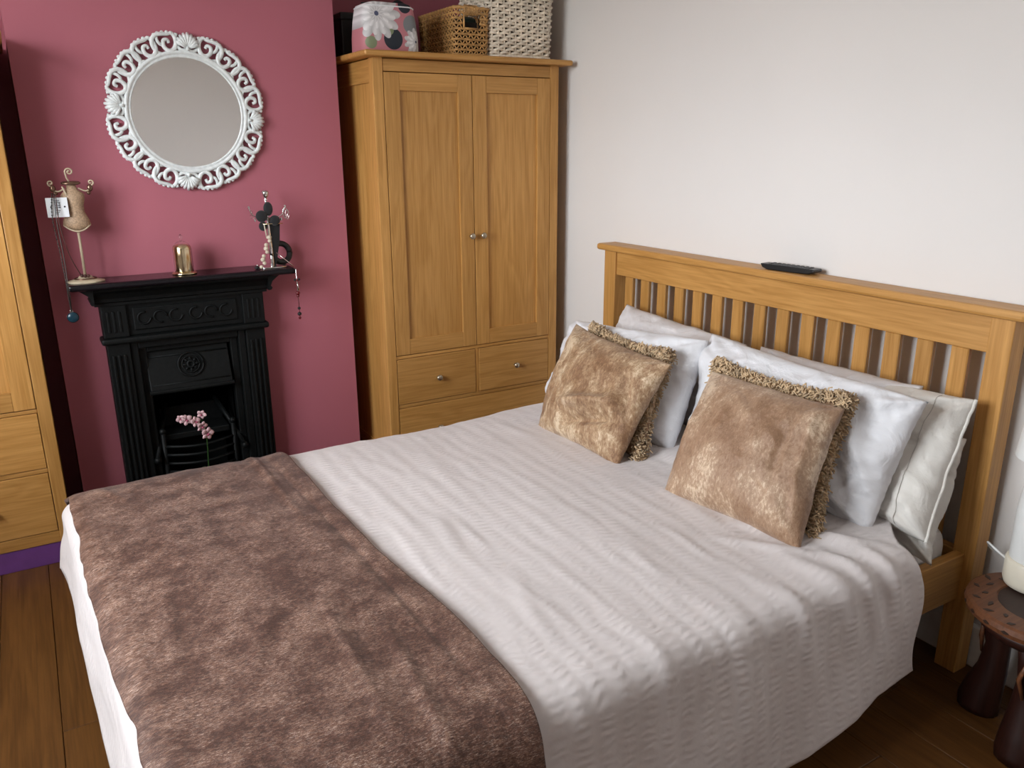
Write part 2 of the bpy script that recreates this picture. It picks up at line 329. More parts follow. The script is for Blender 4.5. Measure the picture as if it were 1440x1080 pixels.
# ================================================================== THE ROOM
def build_room():
    # floor of boards running towards the fireplace wall
    fl = struct(part('floor', MB().box(XL-0.3, XR+0.3, YF-0.3, YB+0.3, -0.08, -0.018), 'soot'), 'brown wooden floorboards of the bedroom', 'floor')
    lengths = [1.7, 2.1, 1.4, 1.9]; cache = {}
    w = 0.142; x = XL; row = 0
    while x < XR:
        wid = min(w, XR-x); y = YF - (row*0.63) % 1.5; k = row
        while y < YB:
            L = lengths[k % 4]; k += 1
            y0, y1 = max(y, YF), min(y+L, YB)
            if y1-y0 > 0.02:
                me = MB().box(0.0006, wid-0.0006, 0.0005, y1-y0-0.0005, -0.018, 0.0).mesh('plank')
                o = link('plank', me, 'floor_wood', fl, (x, y0, 0))
                bv = o.modifiers.new('bevel', 'BEVEL'); bv.width = 0.0015; bv.segments = 1
            y += L
        x += w; row += 1
    struct(part('ceiling', MB().box(XL-0.3, XR+0.3, YF-0.3, YB+0.3, ZC, ZC+0.1), 'ceiling_white'), 'plain white ceiling', 'ceiling')
    struct(part('wall_right', MB().box(XR, XR+0.12, YF-0.3, YB+0.3, 0, ZC), 'wall_white'), 'plain off-white wall behind the headboard', 'wall')
    struct(part('wall_front', MB().box(XL, XR, YF-0.12, YF, 0, ZC), 'wall_white'), 'off-white wall opposite the fireplace', 'wall')
    struct(part('wall_back', MB().box(XL, XR, YB, YB+0.12, 0, ZC), 'wall_pink'), 'dusky pink alcove wall behind the wardrobes', 'wall')
    m = MB(); T = 0.24
    m.box(XL-T, XL, YF-0.3, WIN_Y0, 0, ZC); m.box(XL-T, XL, WIN_Y1, YB+0.3, 0, ZC); m.box(XL-T, XL, WIN_Y0, WIN_Y1, 0, WIN_Z0); m.box(XL-T, XL, WIN_Y0, WIN_Y1, WIN_Z1, ZC)
    struct(part('wall_left', m, 'wall_white'), 'off-white wall with the window', 'wall')
    # chimney breast with a recess for the fire
    CX0, CX1, CY = 0.036, 1.140, 3.25
    m = MB(); m.box(CX0, 0.255, CY, YB, 0, ZC); m.box(0.68, CX1, CY, YB, 0, ZC); m.box(0.255, 0.68, CY, YB, 0.74, ZC); m.box(0.255, 0.68, YB-0.05, YB, 0, 0.74)
    struct(part('wall_chimney', m, 'wall_pink'), 'dusky pink chimney breast behind mirror and fireplace', 'wall')
    for nm, a in (('baseboard_right', (XR-0.018, XR, YF, YB, 0, 0.13)), ('baseboard_front', (XL, XR, YF, YF+0.018, 0, 0.13)), ('baseboard_left', (XL, XL+0.018, YF, YB, 0, 0.13))):
        struct(part(nm, MB().box(*a), 'paint_white', bevel=0.006), 'white painted skirting board', 'baseboard')
    # window: outer frame, two sashes and a middle mullion
    wr = bpy.data.objects.new('window_1', None); COL.objects.link(wr); wr.location = (XL-0.12, 0, 0)
    struct(wr, 'white framed sash window letting in daylight', 'window')
    ym = (WIN_Y0+WIN_Y1)/2; zm = (WIN_Z0+WIN_Z1)/2
    m = MB(); b = 0.05
    m.box(-0.05, 0.05, WIN_Y0, WIN_Y0+b, WIN_Z0, WIN_Z1); m.box(-0.05, 0.05, WIN_Y1-b, WIN_Y1, WIN_Z0, WIN_Z1)
    m.box(-0.05, 0.05, WIN_Y0+b, WIN_Y1-b, WIN_Z0, WIN_Z0+b); m.box(-0.05, 0.05, WIN_Y0+b, WIN_Y1-b, WIN_Z1-b, WIN_Z1)
    part('window_frame', m, 'paint_white', wr, bevel=0.004)
    part('mullion', MB().box(-0.045, 0.045, ym-0.03, ym+0.03, WIN_Z0+b, WIN_Z1-b), 'paint_white', wr, bevel=0.004)
    for (ya, yb) in ((WIN_Y0+b, ym-0.03), (ym+0.03, WIN_Y1-b)):
        part('meeting_rail', MB().box(-0.025, 0.025, ya, yb, zm-0.02, zm+0.02), 'paint_white', wr, bevel=0.003)
        for (za, zb) in ((WIN_Z0+b, zm-0.02), (zm+0.02, WIN_Z1-b)):
            part('pane', MB().box(-0.002, 0.002, ya, yb, za, zb), 'window_glass', wr)
    part('window_sill', MB().box(-0.02, 0.19, WIN_Y0-0.05, WIN_Y1+0.05, WIN_Z0-0.03, WIN_Z0), 'paint_white', wr, bevel=0.006)
build_room()

# ================================================================== WARDROBES
def make_wardrobe(x0, label):
    """oak wardrobe, carcase left edge at x0; doors over two small drawers over one wide drawer"""
    W, YFr, YBk = 0.847, 3.05, 3.585
    r = empty('wardrobe', (x0, YFr, 0), label, 'wardrobe', 'matching oak wardrobes in the alcoves')
    D = YBk-YFr; P = 0.042
    for a in (0, W-P):
        for y in (0, D-P): part('corner_post', MB().box(a, a+P, y, y+P, 0.08, 1.749), 'oak_z', r, bevel=0.003)
    for a in (0.012, W-0.012-0.014): part('side_panel', MB().box(a, a+0.014, P, D-P, 0.10, 1.66), 'oak_z', r)
    for a in (0.004, W-0.026):
        part('side_rail', MB().box(a, a+0.022, P, D-P, 1.66, 1.745), 'oak_y', r, bevel=0.002)
        part('side_rail', MB().box(a, a+0.022, P, D-P, 0.08, 0.15), 'oak_y', r, bevel=0.002)
    part('back_panel', MB().box(P, W-P, D-0.012, D-0.004, 0.09, 1.745), 'oak_z', r)
    part('top_rail', MB().box(P, W-P, 0.003, 0.024, 1.700, 1.745), 'oak_x', r, bevel=0.002)
    part('middle_rail', MB().box(P, W-P, 0.004, 0.03, 0.564, 0.577), 'oak_x', r, bevel=0.002)
    part('middle_rail', MB().box(P, W-P, 0.004, 0.03, 0.346, 0.362), 'oak_x', r, bevel=0.002)
    part('drawer_divider', MB().box(0.418, 0.434, 0.004, 0.03, 0.362, 0.564), 'oak_z', r, bevel=0.002)
    part('bottom_rail', MB().box(P, W-P, 0.003, 0.024, 0.080, 0.124), 'oak_x', r, bevel=0.002)
    pl = part('plinth', MB().box(0.004, W-0.004, 0.006, D-0.01, 0.0, 0.080), 'purple', r, bevel=0.002); pl['label'] = 'purple painted plinth'
    # cornice with rounded nose
    m = MB(); m.box(-0.044, W+0.044, -0.046, D+0.002, 1.748, 1.770)
    part('cornice', m, 'oak_x', r, bevel=0.009, seg=3)
    part('carcase_floor', MB().box(P, W-P, 0.03, D-0.012, 0.565, 0.576), 'oak_x', r)
    def knob(par, x, z, y=0.0):
        k = MB(); prof = [(0.0005, 0), (0.006, 0), (0.0055, 0.008), (0.011, 0.013), (0.0135, 0.019), (0.011, 0.025), (0.0005, 0.027)]
        vs = MB().lathe(prof, 16); k.v = [(x+a, y-c, z+b) for a, b, c in vs.v]; k.f = vs.f
        o = part('knob', k, 'brass_knob', par, smooth=True); o['label'] = 'round brushed metal knob'
    def door(xa, xb, kx):
        za, zb = 0.580, 1.697; st = 0.064; rl = 0.066
        lr = 0.102 if kx > (xa+xb)/2 else st
        m = MB().box(xa, xa+st, 0.0, 0.022, za, zb).box(xb-st, xb, 0.0, 0.022, za, zb)
        d = part('door', m, 'oak_z', r, bevel=0.002)
        part('door_rail', MB().box(xa+st, xb-st, 0.0005, 0.0215, zb-rl, zb), 'oak_x', d, bevel=0.002)
        part('door_rail', MB().box(xa+st, xb-st, 0.0005, 0.0215, za, za+rl), 'oak_x', d, bevel=0.002)
        part('door_panel', MB().box(xa+st-0.002, xb-st+0.002, 0.010, 0.016, za+rl-0.002, zb-rl+0.002), 'oak_z', d)
        knob(d, kx, 1.058)
    door(P+0.002, 0.4235, 0.405); door(0.4265, W-P-0.002, 0.447+0.012)
    def drawer(xa, xb, za, zb, kxs):
        d = part('drawer', MB().box(xa, xb, 0.001, 0.02, za, zb), 'oak_x', r, bevel=0.002)
        for k in kxs: knob(d, k, (za+zb)/2)
    drawer(P+0.002, 0.4165, 0.3640, 0.5620, [0.23]); drawer(0.4355, W-P-0.002, 0.3640, 0.5620, [0.62])
    drawer(P+0.002, W-P-0.002, 0.126, 0.3440, [0.23, 0.62])
    return r
make_wardrobe(1.210, 'oak wardrobe in the right alcove with baskets on top')
make_wardrobe(-0.867, 'oak wardrobe at the left edge, only its right side in view')

# ================================================================== FIREPLACE
def build_fireplace():
    Y = 3.25
    r = empty('fireplace', (0.467, Y, 0), 'black cast iron fireplace with mantel shelf on the pink wall', 'fireplace')
    def bx(name, x0, x1, y0, y1, z0, z1, mat='iron', bev=0.004, par=None):
        return part(name, MB().box(x0-0.467, x1-0.467, y0-Y, y1-Y, z0, z1), mat, par or r, bevel=bev)
    bx('mantel_shelf', 0.092, 0.872, 3.088, Y, 0.955, 0.978, 'iron_gloss', 0.008)
    # cove moulding under the shelf: profile in (y, z) run along x
    cove = [(Y, 0.955), (3.115, 0.955), (3.118, 0.945), (3.135, 0.932), (3.150, 0.912), (3.153, 0.900), (3.165, 0.895), (3.165, 0.885), (Y, 0.885)]
    part('cove_moulding', MB().prism([(y-Y, z) for y, z in cove], 0, 0.165-0.467, 0.770-0.467), 'iron', r, smooth=False)
    # carved end brackets of the shelf
    for s in (-1, 1):
        br = [(0, 0.955), (0.050*s, 0.955), (0.036*s, 0.946), (0.016*s, 0.930), (0.008*s, 0.912), (0.014*s, 0.905), (0.010*s, 0.897), (0, 0.895)]
        x = 0.165 if s < 0 else 0.770
        part('shelf_bracket', MB().prism([(x-0.467+a, z) for a, z in br], 1, 3.125-Y, Y-Y), 'iron', r)
    # frieze and pilasters
    bx('frieze', 0.250, 0.690, 3.185, Y, 0.765, 0.885)
    fr = bx('frieze_panel', 0.285, 0.655, 3.178, 3.186, 0.785, 0.868)
    m = MB()
    for s in (-1, 1):                                    # swags of relief on the frieze
        for k in range(3):
            cx = s*(0.035+0.055*k); pts = [(cx+0.022*math.cos(a), 3.176-Y, 0.828+0.022*math.sin(a)*(1 if k % 2 else -1)) for a in np.linspace(0, PI*1.6, 14)]
            m.tube(pts, 0.004, 6)
    part('relief_scroll', m, 'iron', r, smooth=True)
    bx('lower_moulding', 0.170, 0.768, 3.160, Y, 0.742, 0.765, bev=0.008)
    for s, (xa, xb) in ((-1, (0.185, 0.262)), (1, (0.678, 0.752))):
        bx('pilaster_block', xa-0.004, xb+0.004, 3.172, Y, 0.765, 0.885)
        for k in range(3): bx('block_flute', xa+0.012+k*0.019, xa+0.022+k*0.019, 3.168, 3.174, 0.785, 0.862, bev=0.003)
        p = bx('pilaster', xa, xb, 3.180, Y, 0.0, 0.742)
        for k in range(3): part('flute', MB().box(xa+0.012+k*0.019-0.467, xa+0.023+k*0.019-0.467, 3.173-Y, 3.181-Y, 0.10, 0.70), 'iron', p, bevel=0.004)
        bx('pilaster_foot', xa-0.005, xb+0.005, 3.170, Y, 0.0, 0.08)
    # stepped inner frame
    for (xa, xb, za, zb, y0) in ((0.262, 0.290, 0, 0.742, 3.192), (0.650, 0.678, 0, 0.742, 3.192), (0.290, 0.650, 0.712, 0.742, 3.192)):
        bx('inner_frame', xa, xb, y0, Y, za, zb)
    for (xa, xb, za, zb, y0) in ((0.290, 0.318, 0, 0.712, 3.215), (0.622, 0.650, 0, 0.712, 3.215), (0.318, 0.622, 0.69, 0.712, 3.215)):
        bx('inner_bead', xa, xb, y0, Y+0.03, za, zb)
    # sloping hood with a rosette
    poly = [(3.236, 0.700), (3.262, 0.700), (3.215, 0.530), (3.190, 0.530), (3.190, 0.540)]
    hood = part('hood', MB().prism([(y-Y, z) for y, z in poly], 0, 0.312-0.467, 0.612-0.467), 'iron', r, bevel=0.003)
    part('hood_lip', MB().tube([(x-0.467, 3.192-Y, 0.534) for x in (0.308, 0.616)], 0.009, 10), 'iron', hood)
    m = MB(); c = Vector((0.0, 3.210-Y, 0.625))
    sl = Vector((0, 0.046, 0.17)).normalized(); ax = Vector((1, 0, 0)); nn = ax.cross(sl)*-1
    if nn.y > 0: nn = -nn
    for rad, tb in ((0.046, 0.004), (0.032, 0.003), (0.012, 0.006)):
        m.tube([c+ax*rad*math.cos(a)+sl*rad*math.sin(a) for a in np.linspace(0, 2*PI, 28)], tb, 6)
    for k in range(8):
        a = 2*PI*k/8; m.tube([c+(ax*math.cos(a)+sl*math.sin(a))*q for q in (0.012, 0.022, 0.031)], [0.002, 0.006, 0.002], 6)
    part('rosette', m, 'iron', hood, smooth=True)
    m = MB()
    for dz in (0.03, 0.14): m.tube([Vector((x, 3.19-Y, 0.53))+sl*dz+nn*0.002 for x in (-0.145, 0.138)], 0.003, 6)
    part('hood_bead', m, 'iron', hood, smooth=True)
    # fire box
    m = MB(); m.box(0.300-0.467, 0.312-0.467, 0.0, 0.29, 0, 0.72); m.box(0.622-0.467, 0.634-0.467, 0.0, 0.29, 0, 0.72); m.box(0.30-0.467, 0.634-0.467, 0.28, 0.295, 0, 0.72); m.box(0.30-0.467, 0.634-0.467, 0.0, 0.29, 0.705, 0.72)
    part('fire_box', m, 'soot', r)
    # grate: bowed bars, ash door and splayed side rails
    for k in range(4):
        z = 0.20+0.035*k
        part('grate_bar', MB().tube([(x, -0.03-0.05*math.cos(x/0.13*PI/2), z) for x in np.linspace(-0.13, 0.13, 11)], 0.006, 8), 'iron', r, smooth=True)
    for s in (-1, 1):
        part('grate_upright', MB().tube([(0.132*s, -0.03, 0.0), (0.132*s, -0.03, 0.36)], 0.009, 8).ball((0.132*s, -0.03, 0.368), 0.013), 'iron', r, smooth=True)
        part('splayed_rail', MB().tube([(0.095*s, 0.10, 0.44), (0.13*s, 0.02, 0.36), (0.165*s, -0.06, 0.27)], 0.010, 8).ball((0.165*s, -0.06, 0.265), 0.014), 'iron', r, smooth=True)
    bx('fire_back', 0.345, 0.59, 3.36, 3.38, 0.10, 0.42); bx('grate_shelf', 0.345, 0.59, 3.24, 3.36, 0.32, 0.345)
    bx('ash_cover', 0.335, 0.60, 3.195, 3.215, 0.02, 0.175)
    h = part('hearth', MB().box(0.14, 0.80, 2.90, Y, 0.0, 0.022), 'iron', bevel=0.004); struct(h, 'black hearth slab in front of the fireplace', 'hearth')
build_fireplace()

# ================================================================== MIRROR
def build_mirror():
    C = Vector((0.566, 3.25, 1.545))
    r = empty('wall_mirror', C, 'round wall mirror in an ornate white scrollwork frame above the fireplace', 'mirror')
    # all geometry in local (x right, z up, -y towards the room)
    RG = 0.186
    part('mirror_glass', MB().lathe([(0.0005, 0), (RG+0.004, 0), (RG+0.004, 0.004), (0.0005, 0.004)], 64, closed=False), 'mirror_glass', r).rotation_euler = (PI/2, 0, 0)
    r.children[0].location = (0, -0.010, 0)
    prof = [(RG, 0.010), (RG+0.002, 0.017), (RG+0.007, 0.019), (RG+0.009, 0.016), (RG+0.013, 0.022), (RG+0.019, 0.024), (RG+0.024, 0.020), (RG+0.026, 0.008), (RG+0.024, 0.0), (RG-0.002, 0.0), (RG, 0.010)]
    o = part('inner_ring', MB().lathe(prof, 96, closed=False), 'frame_white', r, smooth=True); o.rotation_euler = (PI/2, 0, 0)
    R0, R1 = RG+0.022, 0.268; H = R1-R0; half = math.radians(9.4)
    def pol(a, b, y): # a in -1..1 across the unit, b in 0..1 radially
        th = a*half; rr = R0+b*H; return Vector((rr*math.sin(th), y, rr*math.cos(th)))
    def scroll(mir):
        m = MB(); s = -1 if mir else 1
        def stroke(pts, r0, r1, y0=-0.010):
            P = catmull([(p[0], p[1], 0) for p in pts], 5); n = len(P)
            m.tube([pol(s*p.x, p.y, y0-0.006*math.sin(PI*i/(n-1))) for i, p in enumerate(P)], [1.0*(r0+(r1-r0)*abs(2*i/(n-1)-0.8)) for i in range(n)], 8, flat=1.0)
        stroke([(-0.80, 1.02), (-1.02, 0.70), (-0.95, 0.30), (-0.55, 0.04), (-0.10, 0.10), (0.12, 0.36), (-0.02, 0.64), (-0.34, 0.66), (-0.42, 0.48)], 0.0082, 0.0060)
        stroke([(0.55, -0.02), (0.92, 0.16), (1.02, 0.52), (0.82, 0.86), (0.40, 1.02), (-0.05, 1.00), (-0.45, 0.96), (-0.80, 1.02)], 0.0080, 0.0062)
        stroke([(0.40, 1.00), (0.48, 0.72), (0.38, 0.50), (0.12, 0.40)], 0.0058, 0.0050)
        for a, b in ((-0.75, 1.00), (-0.45, 1.05), (-0.1, 1.08), (0.25, 1.08), (0.55, 1.04), (0.85, 0.90)):
            m.ball(pol(s*a, b, -0.013), 0.0066, 8, (1, 0.8, 1))
        return m.mesh('scroll', True)
    def shell():
        m = MB()
        for k in range(9):
            t = (k-4)/4*math.radians(62); L = 0.053-0.010*abs(k-4)/4
            b = Vector((0, -0.012, R0+0.010)); d = Vector((math.sin(t), 0, math.cos(t)))
            m.tube([b, b+d*L*0.35+Vector((0, -0.010, 0)), b+d*L*0.75+Vector((0, -0.012, 0)), b+d*L], [0.0025, 0.0050, 0.0082, 0.0050], 8)
        for s in (-1, 1):
            m.tube(catmull([pol(s*0.05, 0.10, -0.016), pol(s*0.55, 0.08, -0.014), pol(s*0.92, 0.30, -0.012), pol(s*0.98, 0.70, -0.010), pol(s*0.85, 0.98, -0.009)], 4), 0.0065, 8)
        m.tube([pol(-0.12, 0.16, -0.022), pol(0.12, 0.16, -0.022)], 0.008, 8)
        return m.mesh('shell', True)
    ma, mb_, sh = scroll(False), scroll(True), shell()
    for q in range(4):
        base = 90*q+6.0
        o = link('shell', sh, 'frame_white', r); o.rotation_euler = (0, math.radians(base), 0)
        for k in range(4):
            a = base+10.2+8.7+17.4*k
            o = link('scroll', ma if k < 2 else mb_, 'frame_white', r); o.rotation_euler = (0, math.radians(a), 0)
            o.scale = (1, 1, 1)
build_mirror()

# ================================================================== BED
X0F, YN, YFA, ZT = 0.022, 1.045, 2.545, 0.470    # foot edge, near edge, far edge, top of the bedding
def build_bedframe():
    r = empty('bed', (1.0, 1.85, 0), 'oak bed frame with tall slatted headboard against the white wall', 'bed')
    o = Vector((1.0, 1.85, 0))
    def bx(name, x0, x1, y0, y1, z0, z1, mat, bev=0.003, par=None):
        return part(name, MB().box(x0-o.x, x1-o.x, y0-o.y, y1-o.y, z0, z1), mat, par or r, bevel=bev)
    for (a, b) in ((1.024, 1.084), (2.608, 2.680)):
        bx('headboard_post', 2.045, 2.105, a, b, 0, 1.010, 'oak_z')
    bx('headboard_cap', 2.022, 2.122, 0.992, 2.708, 1.010, 1.036, 'oak_y', 0.009)
    bx('headboard_top_rail', 2.053, 2.083, 1.084, 2.608, 0.914, 1.010, 'oak_y')
    bx('headboard_lower_rail', 2.053, 2.083, 1.084, 2.608, 0.24, 0.36, 'oak_y')
    n = 15; sp = 2.608-1.084; sw = 0.0480; gap = (sp-n*sw)/(n+1)
    me = MB().box(-0.009, 0.009, -sw/2, sw/2, 0.36, 0.914).mesh('headboard_slat')
    for k in range(n):
        s = link('headboard_slat', me, 'oak_z', r, (2.068-o.x, 1.084+gap*(k+1)+sw*(k+0.5)-o.y, 0))
        m = s.modifiers.new('bevel', 'BEVEL'); m.width = 0.003; m.segments = 1
    for (a, b) in ((1.050, 1.078), (2.612, 2.640)): bx('side_rail', 0.14, 2.046, a, b, 0.225, 0.362, 'oak_x')
    bx('foot_rail', 0.105, 0.137, 1.10, 2.59, 0.225, 0.362, 'oak_y')
    for (a, b) in ((1.050, 1.110), (2.580, 2.640)): bx('foot_leg', 0.095, 0.155, a, b, 0, 0.385, 'oak_z')
    for k in range(9): bx('base_slat', 0.25+0.2*k, 0.32+0.2*k, 1.08, 2.61, 0.225, 0.243, 'oak_y', 0)
    m = part('mattress', MB().box(0.17, 2.035, 1.085, 2.545, 0.245, 0.432), 'sheet', bevel=0.05, seg=4)
    tag(m, 'white sheeted mattress on the oak bed frame', 'mattress')
build_bedframe()

def drape(S, T, yn=YN, yf=YFA, zt=ZT, r=0.055, flare=0.13):
    """bed surface in cloth coordinates: S is X on top, T is Y on top, both run on down the sides"""
    foot_x = X0F+0.062*np.clip((2.4-T)/1.2, -0.1, 1.3)                # the foot edge runs a little askew
    a = np.maximum(0, foot_x-S); b = np.where(T < yn, yn-T, np.where(T > yf, T-yf, 0)); sg = np.where(T < yn, -1.0, 1.0)
    d = np.hypot(a, b); da = np.where(d > 1e-9, a/(d+1e-12), 0); db = np.where(d > 1e-9, b/(d+1e-12), 0)
    ph = np.minimum(d/r, PI/2-flare); rem = np.maximum(0, d-r*(PI/2-flare))
    out = r*np.sin(ph)+rem*math.sin(flare); drop = r*(1-np.cos(ph))+rem*math.cos(flare)
    X = np.maximum(S, foot_x)-da*out; Y = np.clip(T, yn, yf)+sg*db*out
    cx = np.clip((T-yn)/(yf-yn), 0, 1); cs = np.clip((S-foot_x)/1.6, 0, 1)
    crown = 0.018*np.sin(PI*cx)**0.5*np.clip((S-foot_x)/0.25+0.3, 0, 1)+0.012*np.clip((S-1.2)/0.6, 0, 1)
    Z = zt+crown-drop-1.5*np.clip(T-2.36, 0, yf-2.36)**2
    P = np.stack([X, Y, Z], -1); return P, d
def sheet_obj(name, P, S, T, mat, thick):
    nu, nv = P.shape[:2]; mb = MB().grid(P); me = mb.mesh(name, True, fix=False)
    uv = me.uv_layers.new(name='UVMap'); li = np.empty(len(me.loops), dtype=np.int32); me.loops.foreach_get('vertex_index', li)
    co = np.stack([S.reshape(-1)[li], T.reshape(-1)[li]], -1).astype(np.float32); uv.data.foreach_set('uv', co.reshape(-1))
    o = link(name, me, mat)
    sm = o.modifiers.new('solid', 'SOLIDIFY'); sm.thickness = thick; sm.offset = -1 if normals(P)[nu//2, nv//2, 2] > 0 else 1
    return o
def build_duvet():
    nu, nv = 300, 330; u = np.linspace(0, 1, nu)[:, None]; v = np.linspace(0, 1, nv)[None, :]
    # v from near hem to far hem; hem length varies along the bed
    S0 = X0F-0.24+u*(1.80-X0F+0.24)
    hem = 0.425+0.015*np.sin(S0*5.0)+0.05*np.clip((1.0-S0), 0, 1)-0.085*np.clip((S0-1.25)/0.4, 0, 1)
    T = (YN-hem)+v*((YFA+0.30)-(YN-hem))
    on_top = np.clip((T-(YN-0.02))/0.16, 0, 1); smax = 1.735+0.09*on_top*on_top*(3-2*on_top)+0.012*np.sin(T*23)
    S = X0F-0.24+u*(smax-X0F+0.24)
    P, d = drape(S, T); N = normals(P); N *= np.sign(N[nu//2, nv//2, 2])
    hang = np.clip(d/0.12, 0, 1); top = 1-hang
    disp = 0.012*fbm(S*2.6+3, T*1.7+1, 11, 2)+0.0035*fbm(S*8, T*3.2, 21, 4)+0.0022*ridged(S*5.5+0.3*T, T*1.6, 31, 2)
    disp += hang*(0.007*np.sin(S*13+2.2*np.sin(T*4))*np.clip(d/0.3, 0, 1)+0.010*fbm(S*7, T*3, 5, 3))
    rng = random.Random(4)
    for k in range(26):      # long soft creases running across the bed
        s = rng.uniform(0.6, 1.6); t0 = rng.uniform(1.05, 2.2); L = rng.uniform(0.15, 0.55)
        disp += crease(S, T, s, t0, s+rng.uniform(-0.05, 0.07), t0+L, rng.uniform(0.010, 0.022), rng.uniform(0.001, 0.0035))
    for (sa, ta, sb, tb, w, am) in ((1.30, 1.12, 1.36, 0.80, 0.026, 0.010), (1.43, 1.16, 1.50, 0.85, 0.030, 0.014), (1.52, 1.10, 1.60, 0.78, 0.020, 0.012), (1.60, 1.14, 1.655, 0.86, 0.024, 0.016), (1.15, 1.06, 1.17, 0.76, 0.035, 0.008), (0.95, 1.10, 0.92, 0.75, 0.035, 0.008)):
        disp += crease(S, T, sa, ta, sb, tb, w, am)   # folds gathered at the near head corner
    disp += crease(S, T, 1.45, 1.32, 1.70, 1.02, 0.02, 0.014)+crease(S, T, 1.36, 1.30, 1.58, 1.00, 0.018, 0.009)+crease(S, T, 1.62, 1.75, 1.52, 1.30, 0.03, 0.012)
    P = P+N*(disp[..., None]+0.004)
    P[..., 2] = np.maximum(P[..., 2], 0.02)
    o = sheet_obj('duvet', P, S, T, 'duvet_cotton', 0.014)
    tag(o, 'white seersucker duvet spread over the bed and hanging down its sides', 'duvet')
def build_throw():
    nu, nv = 200, 300; u = np.linspace(0, 1, nu)[:, None]; v = np.linspace(0, 1, nv)[None, :]
    T = (YN-0.38)+v*((YFA+0.17)-(YN-0.38))+0*u
    head = 0.580+0.05*(2.4-T)/1.3+0.012*np.sin(T*6.0+0.5)+0.008*fbm(T*5, T*0+1, 3, 3)
    foot = X0F-0.040+0.062*np.clip((2.4-T)/1.2, -0.1, 1.3)-0.012*np.sin(T*4.2+1)-0.012*fbm(T*6, T*0+4, 8, 3)
    S = foot+u*(head-foot)
    P, d = drape(S, T, r=0.062); N = normals(P); N *= np.sign(N[nu//2, nv//2, 2])
    hang = np.clip(d/0.12, 0, 1)
    # the duvet's own relief is carried along so that the throw lies on it
    base = 0.012*fbm(S*2.6+3, T*1.7+1, 11, 2)
    disp = base+0.020+0.005*fbm(S*6+2, T*3.5, 41, 4)+0.0035*ridged(S*4, T*2+1, 45, 3)
    disp += crease(S, T, 0.525, 2.6, 0.585, 0.9, 0.010, -0.004)+crease(S, T, 0.495, 2.60, 0.50, 1.9, 0.012, 0.007)
    disp += hang*0.014*np.sin(T*17+2*np.sin(S*5))*np.clip(d/0.2, 0, 1)
    for (sa, ta, sb, tb, w, am) in ((0.30, 2.38, 0.27, 2.10, 0.020, 0.004), (0.42, 1.50, 0.40, 1.08, 0.016, 0.006), (0.33, 1.55, 0.22, 1.30, 0.022, 0.004), (0.14, 1.72, 0.12, 1.45, 0.016, 0.005), (0.50, 1.35, 0.47, 0.98, 0.014, 0.006), (0.06, 2.45, 0.12, 2.30, 0.015, 0.006)):
        disp += crease(S, T, sa, ta, sb, tb, w, am)
    P = P+N*disp[..., None]
    o = sheet_obj('bed_throw', P, S, T, 'velvet_brown', 0.008)
    tag(o, 'brown crushed velvet throw laid across the foot of the bed', 'throw')
build_duvet(); build_throw()

# ------------------------------------------------------------------ pillows
def pillow_mesh(name, TL, TR, BR, BL, thick, seed, front=0.62, wr=0.006, pinch=0.05, creases=(), n=80, belly=0.0, sharp=2.4, edge=0.006, hem=None):
    """a stuffed pillow between four corner tips; front faces the room"""
    TL, TR, BR, BL = [np.array(p, float) for p in (TL, TR, BR, BL)]
    u = np.linspace(-1, 1, n)[:, None]; v = np.linspace(-1, 1, n)[None, :]
    uu = np.sign(u)*np.abs(u)**0.85; vv = np.sign(v)*np.abs(v)**0.85
    U = uu*(1-pinch*(1-vv**2)*np.abs(uu)); V = vv*(1-pinch*(1-uu**2)*np.abs(vv))
    U = U+edge*4*fbm(vv*3+5, uu*0.7, seed+3, 3)*np.abs(uu); V = V+edge*4*fbm(uu*3, vv*0.7+9, seed+5, 3)*np.abs(vv)
    a = ((1+U)/2)[..., None]; b = ((1+V)/2)[..., None]
    base = (BL*(1-a)+BR*a)*(1-b)+(TL*(1-a)+TR*a)*b
    nrm = np.cross(BR-BL, TL-BL); nrm /= np.linalg.norm(nrm)
    if nrm[0] > 0: nrm = -nrm
    uc, vc = np.clip(np.abs(uu), 0, 1), np.clip(np.abs(vv), 0, 1)
    h = np.sqrt(np.clip(1-uc**sharp, 0, 1))*np.sqrt(np.clip(1-vc**sharp, 0, 1))
    h = h*(1-belly*vv)
    ang = np.arctan2(np.abs(vv)-1.05, np.abs(uu)-1.05); dist = np.hypot(np.abs(uu)-1.05, np.abs(vv)-1.05)
    fan = np.sin(ang*11+seed+3*np.sign(uu)*np.sign(vv))*np.exp(-dist*2.4)*np.clip(dist*4, 0, 1)
    w = wr*(1.1*fbm(uu*2.2+seed, vv*2.2, seed, 4)+0.7*fbm(uu*5+seed+vv*2, vv*3-uu, seed+4, 4)+0.55*ridged(uu*2.4+seed, vv*1.7+uu, seed+9, 3)+0.8*fan)
    for c in creases: w = w+crease(uu+0*vv, vv+0*uu, *c)
    win = np.minimum(1, h*2.2)
    mb = MB(); Fp = base+nrm*(h*thick*front+w*win)[..., None]; Bp = base-nrm*(h*thick*(1-front)+0.6*w*win)[..., None]
    Bp[0], Bp[-1], Bp[:, 0], Bp[:, -1] = Fp[0], Fp[-1], Fp[:, 0], Fp[:, -1]
    mb.grid(Fp); mb.grid(Bp[::-1])
    global FRONT; FRONT = (Fp, nrm)
    me = bpy.data.meshes.new(name); me.from_pydata(mb.v, [], mb.f)
    bm = bmesh.new(); bm.from_mesh(me); bmesh.ops.remove_doubles(bm, verts=bm.verts, dist=1e-5); bmesh.ops.recalc_face_normals(bm, faces=bm.faces); bm.to_mesh(me); bm.free()
    me.polygons.foreach_set('use_smooth', [True]*len(me.polygons)); return me, nrm, (TL, TR, BR, BL)
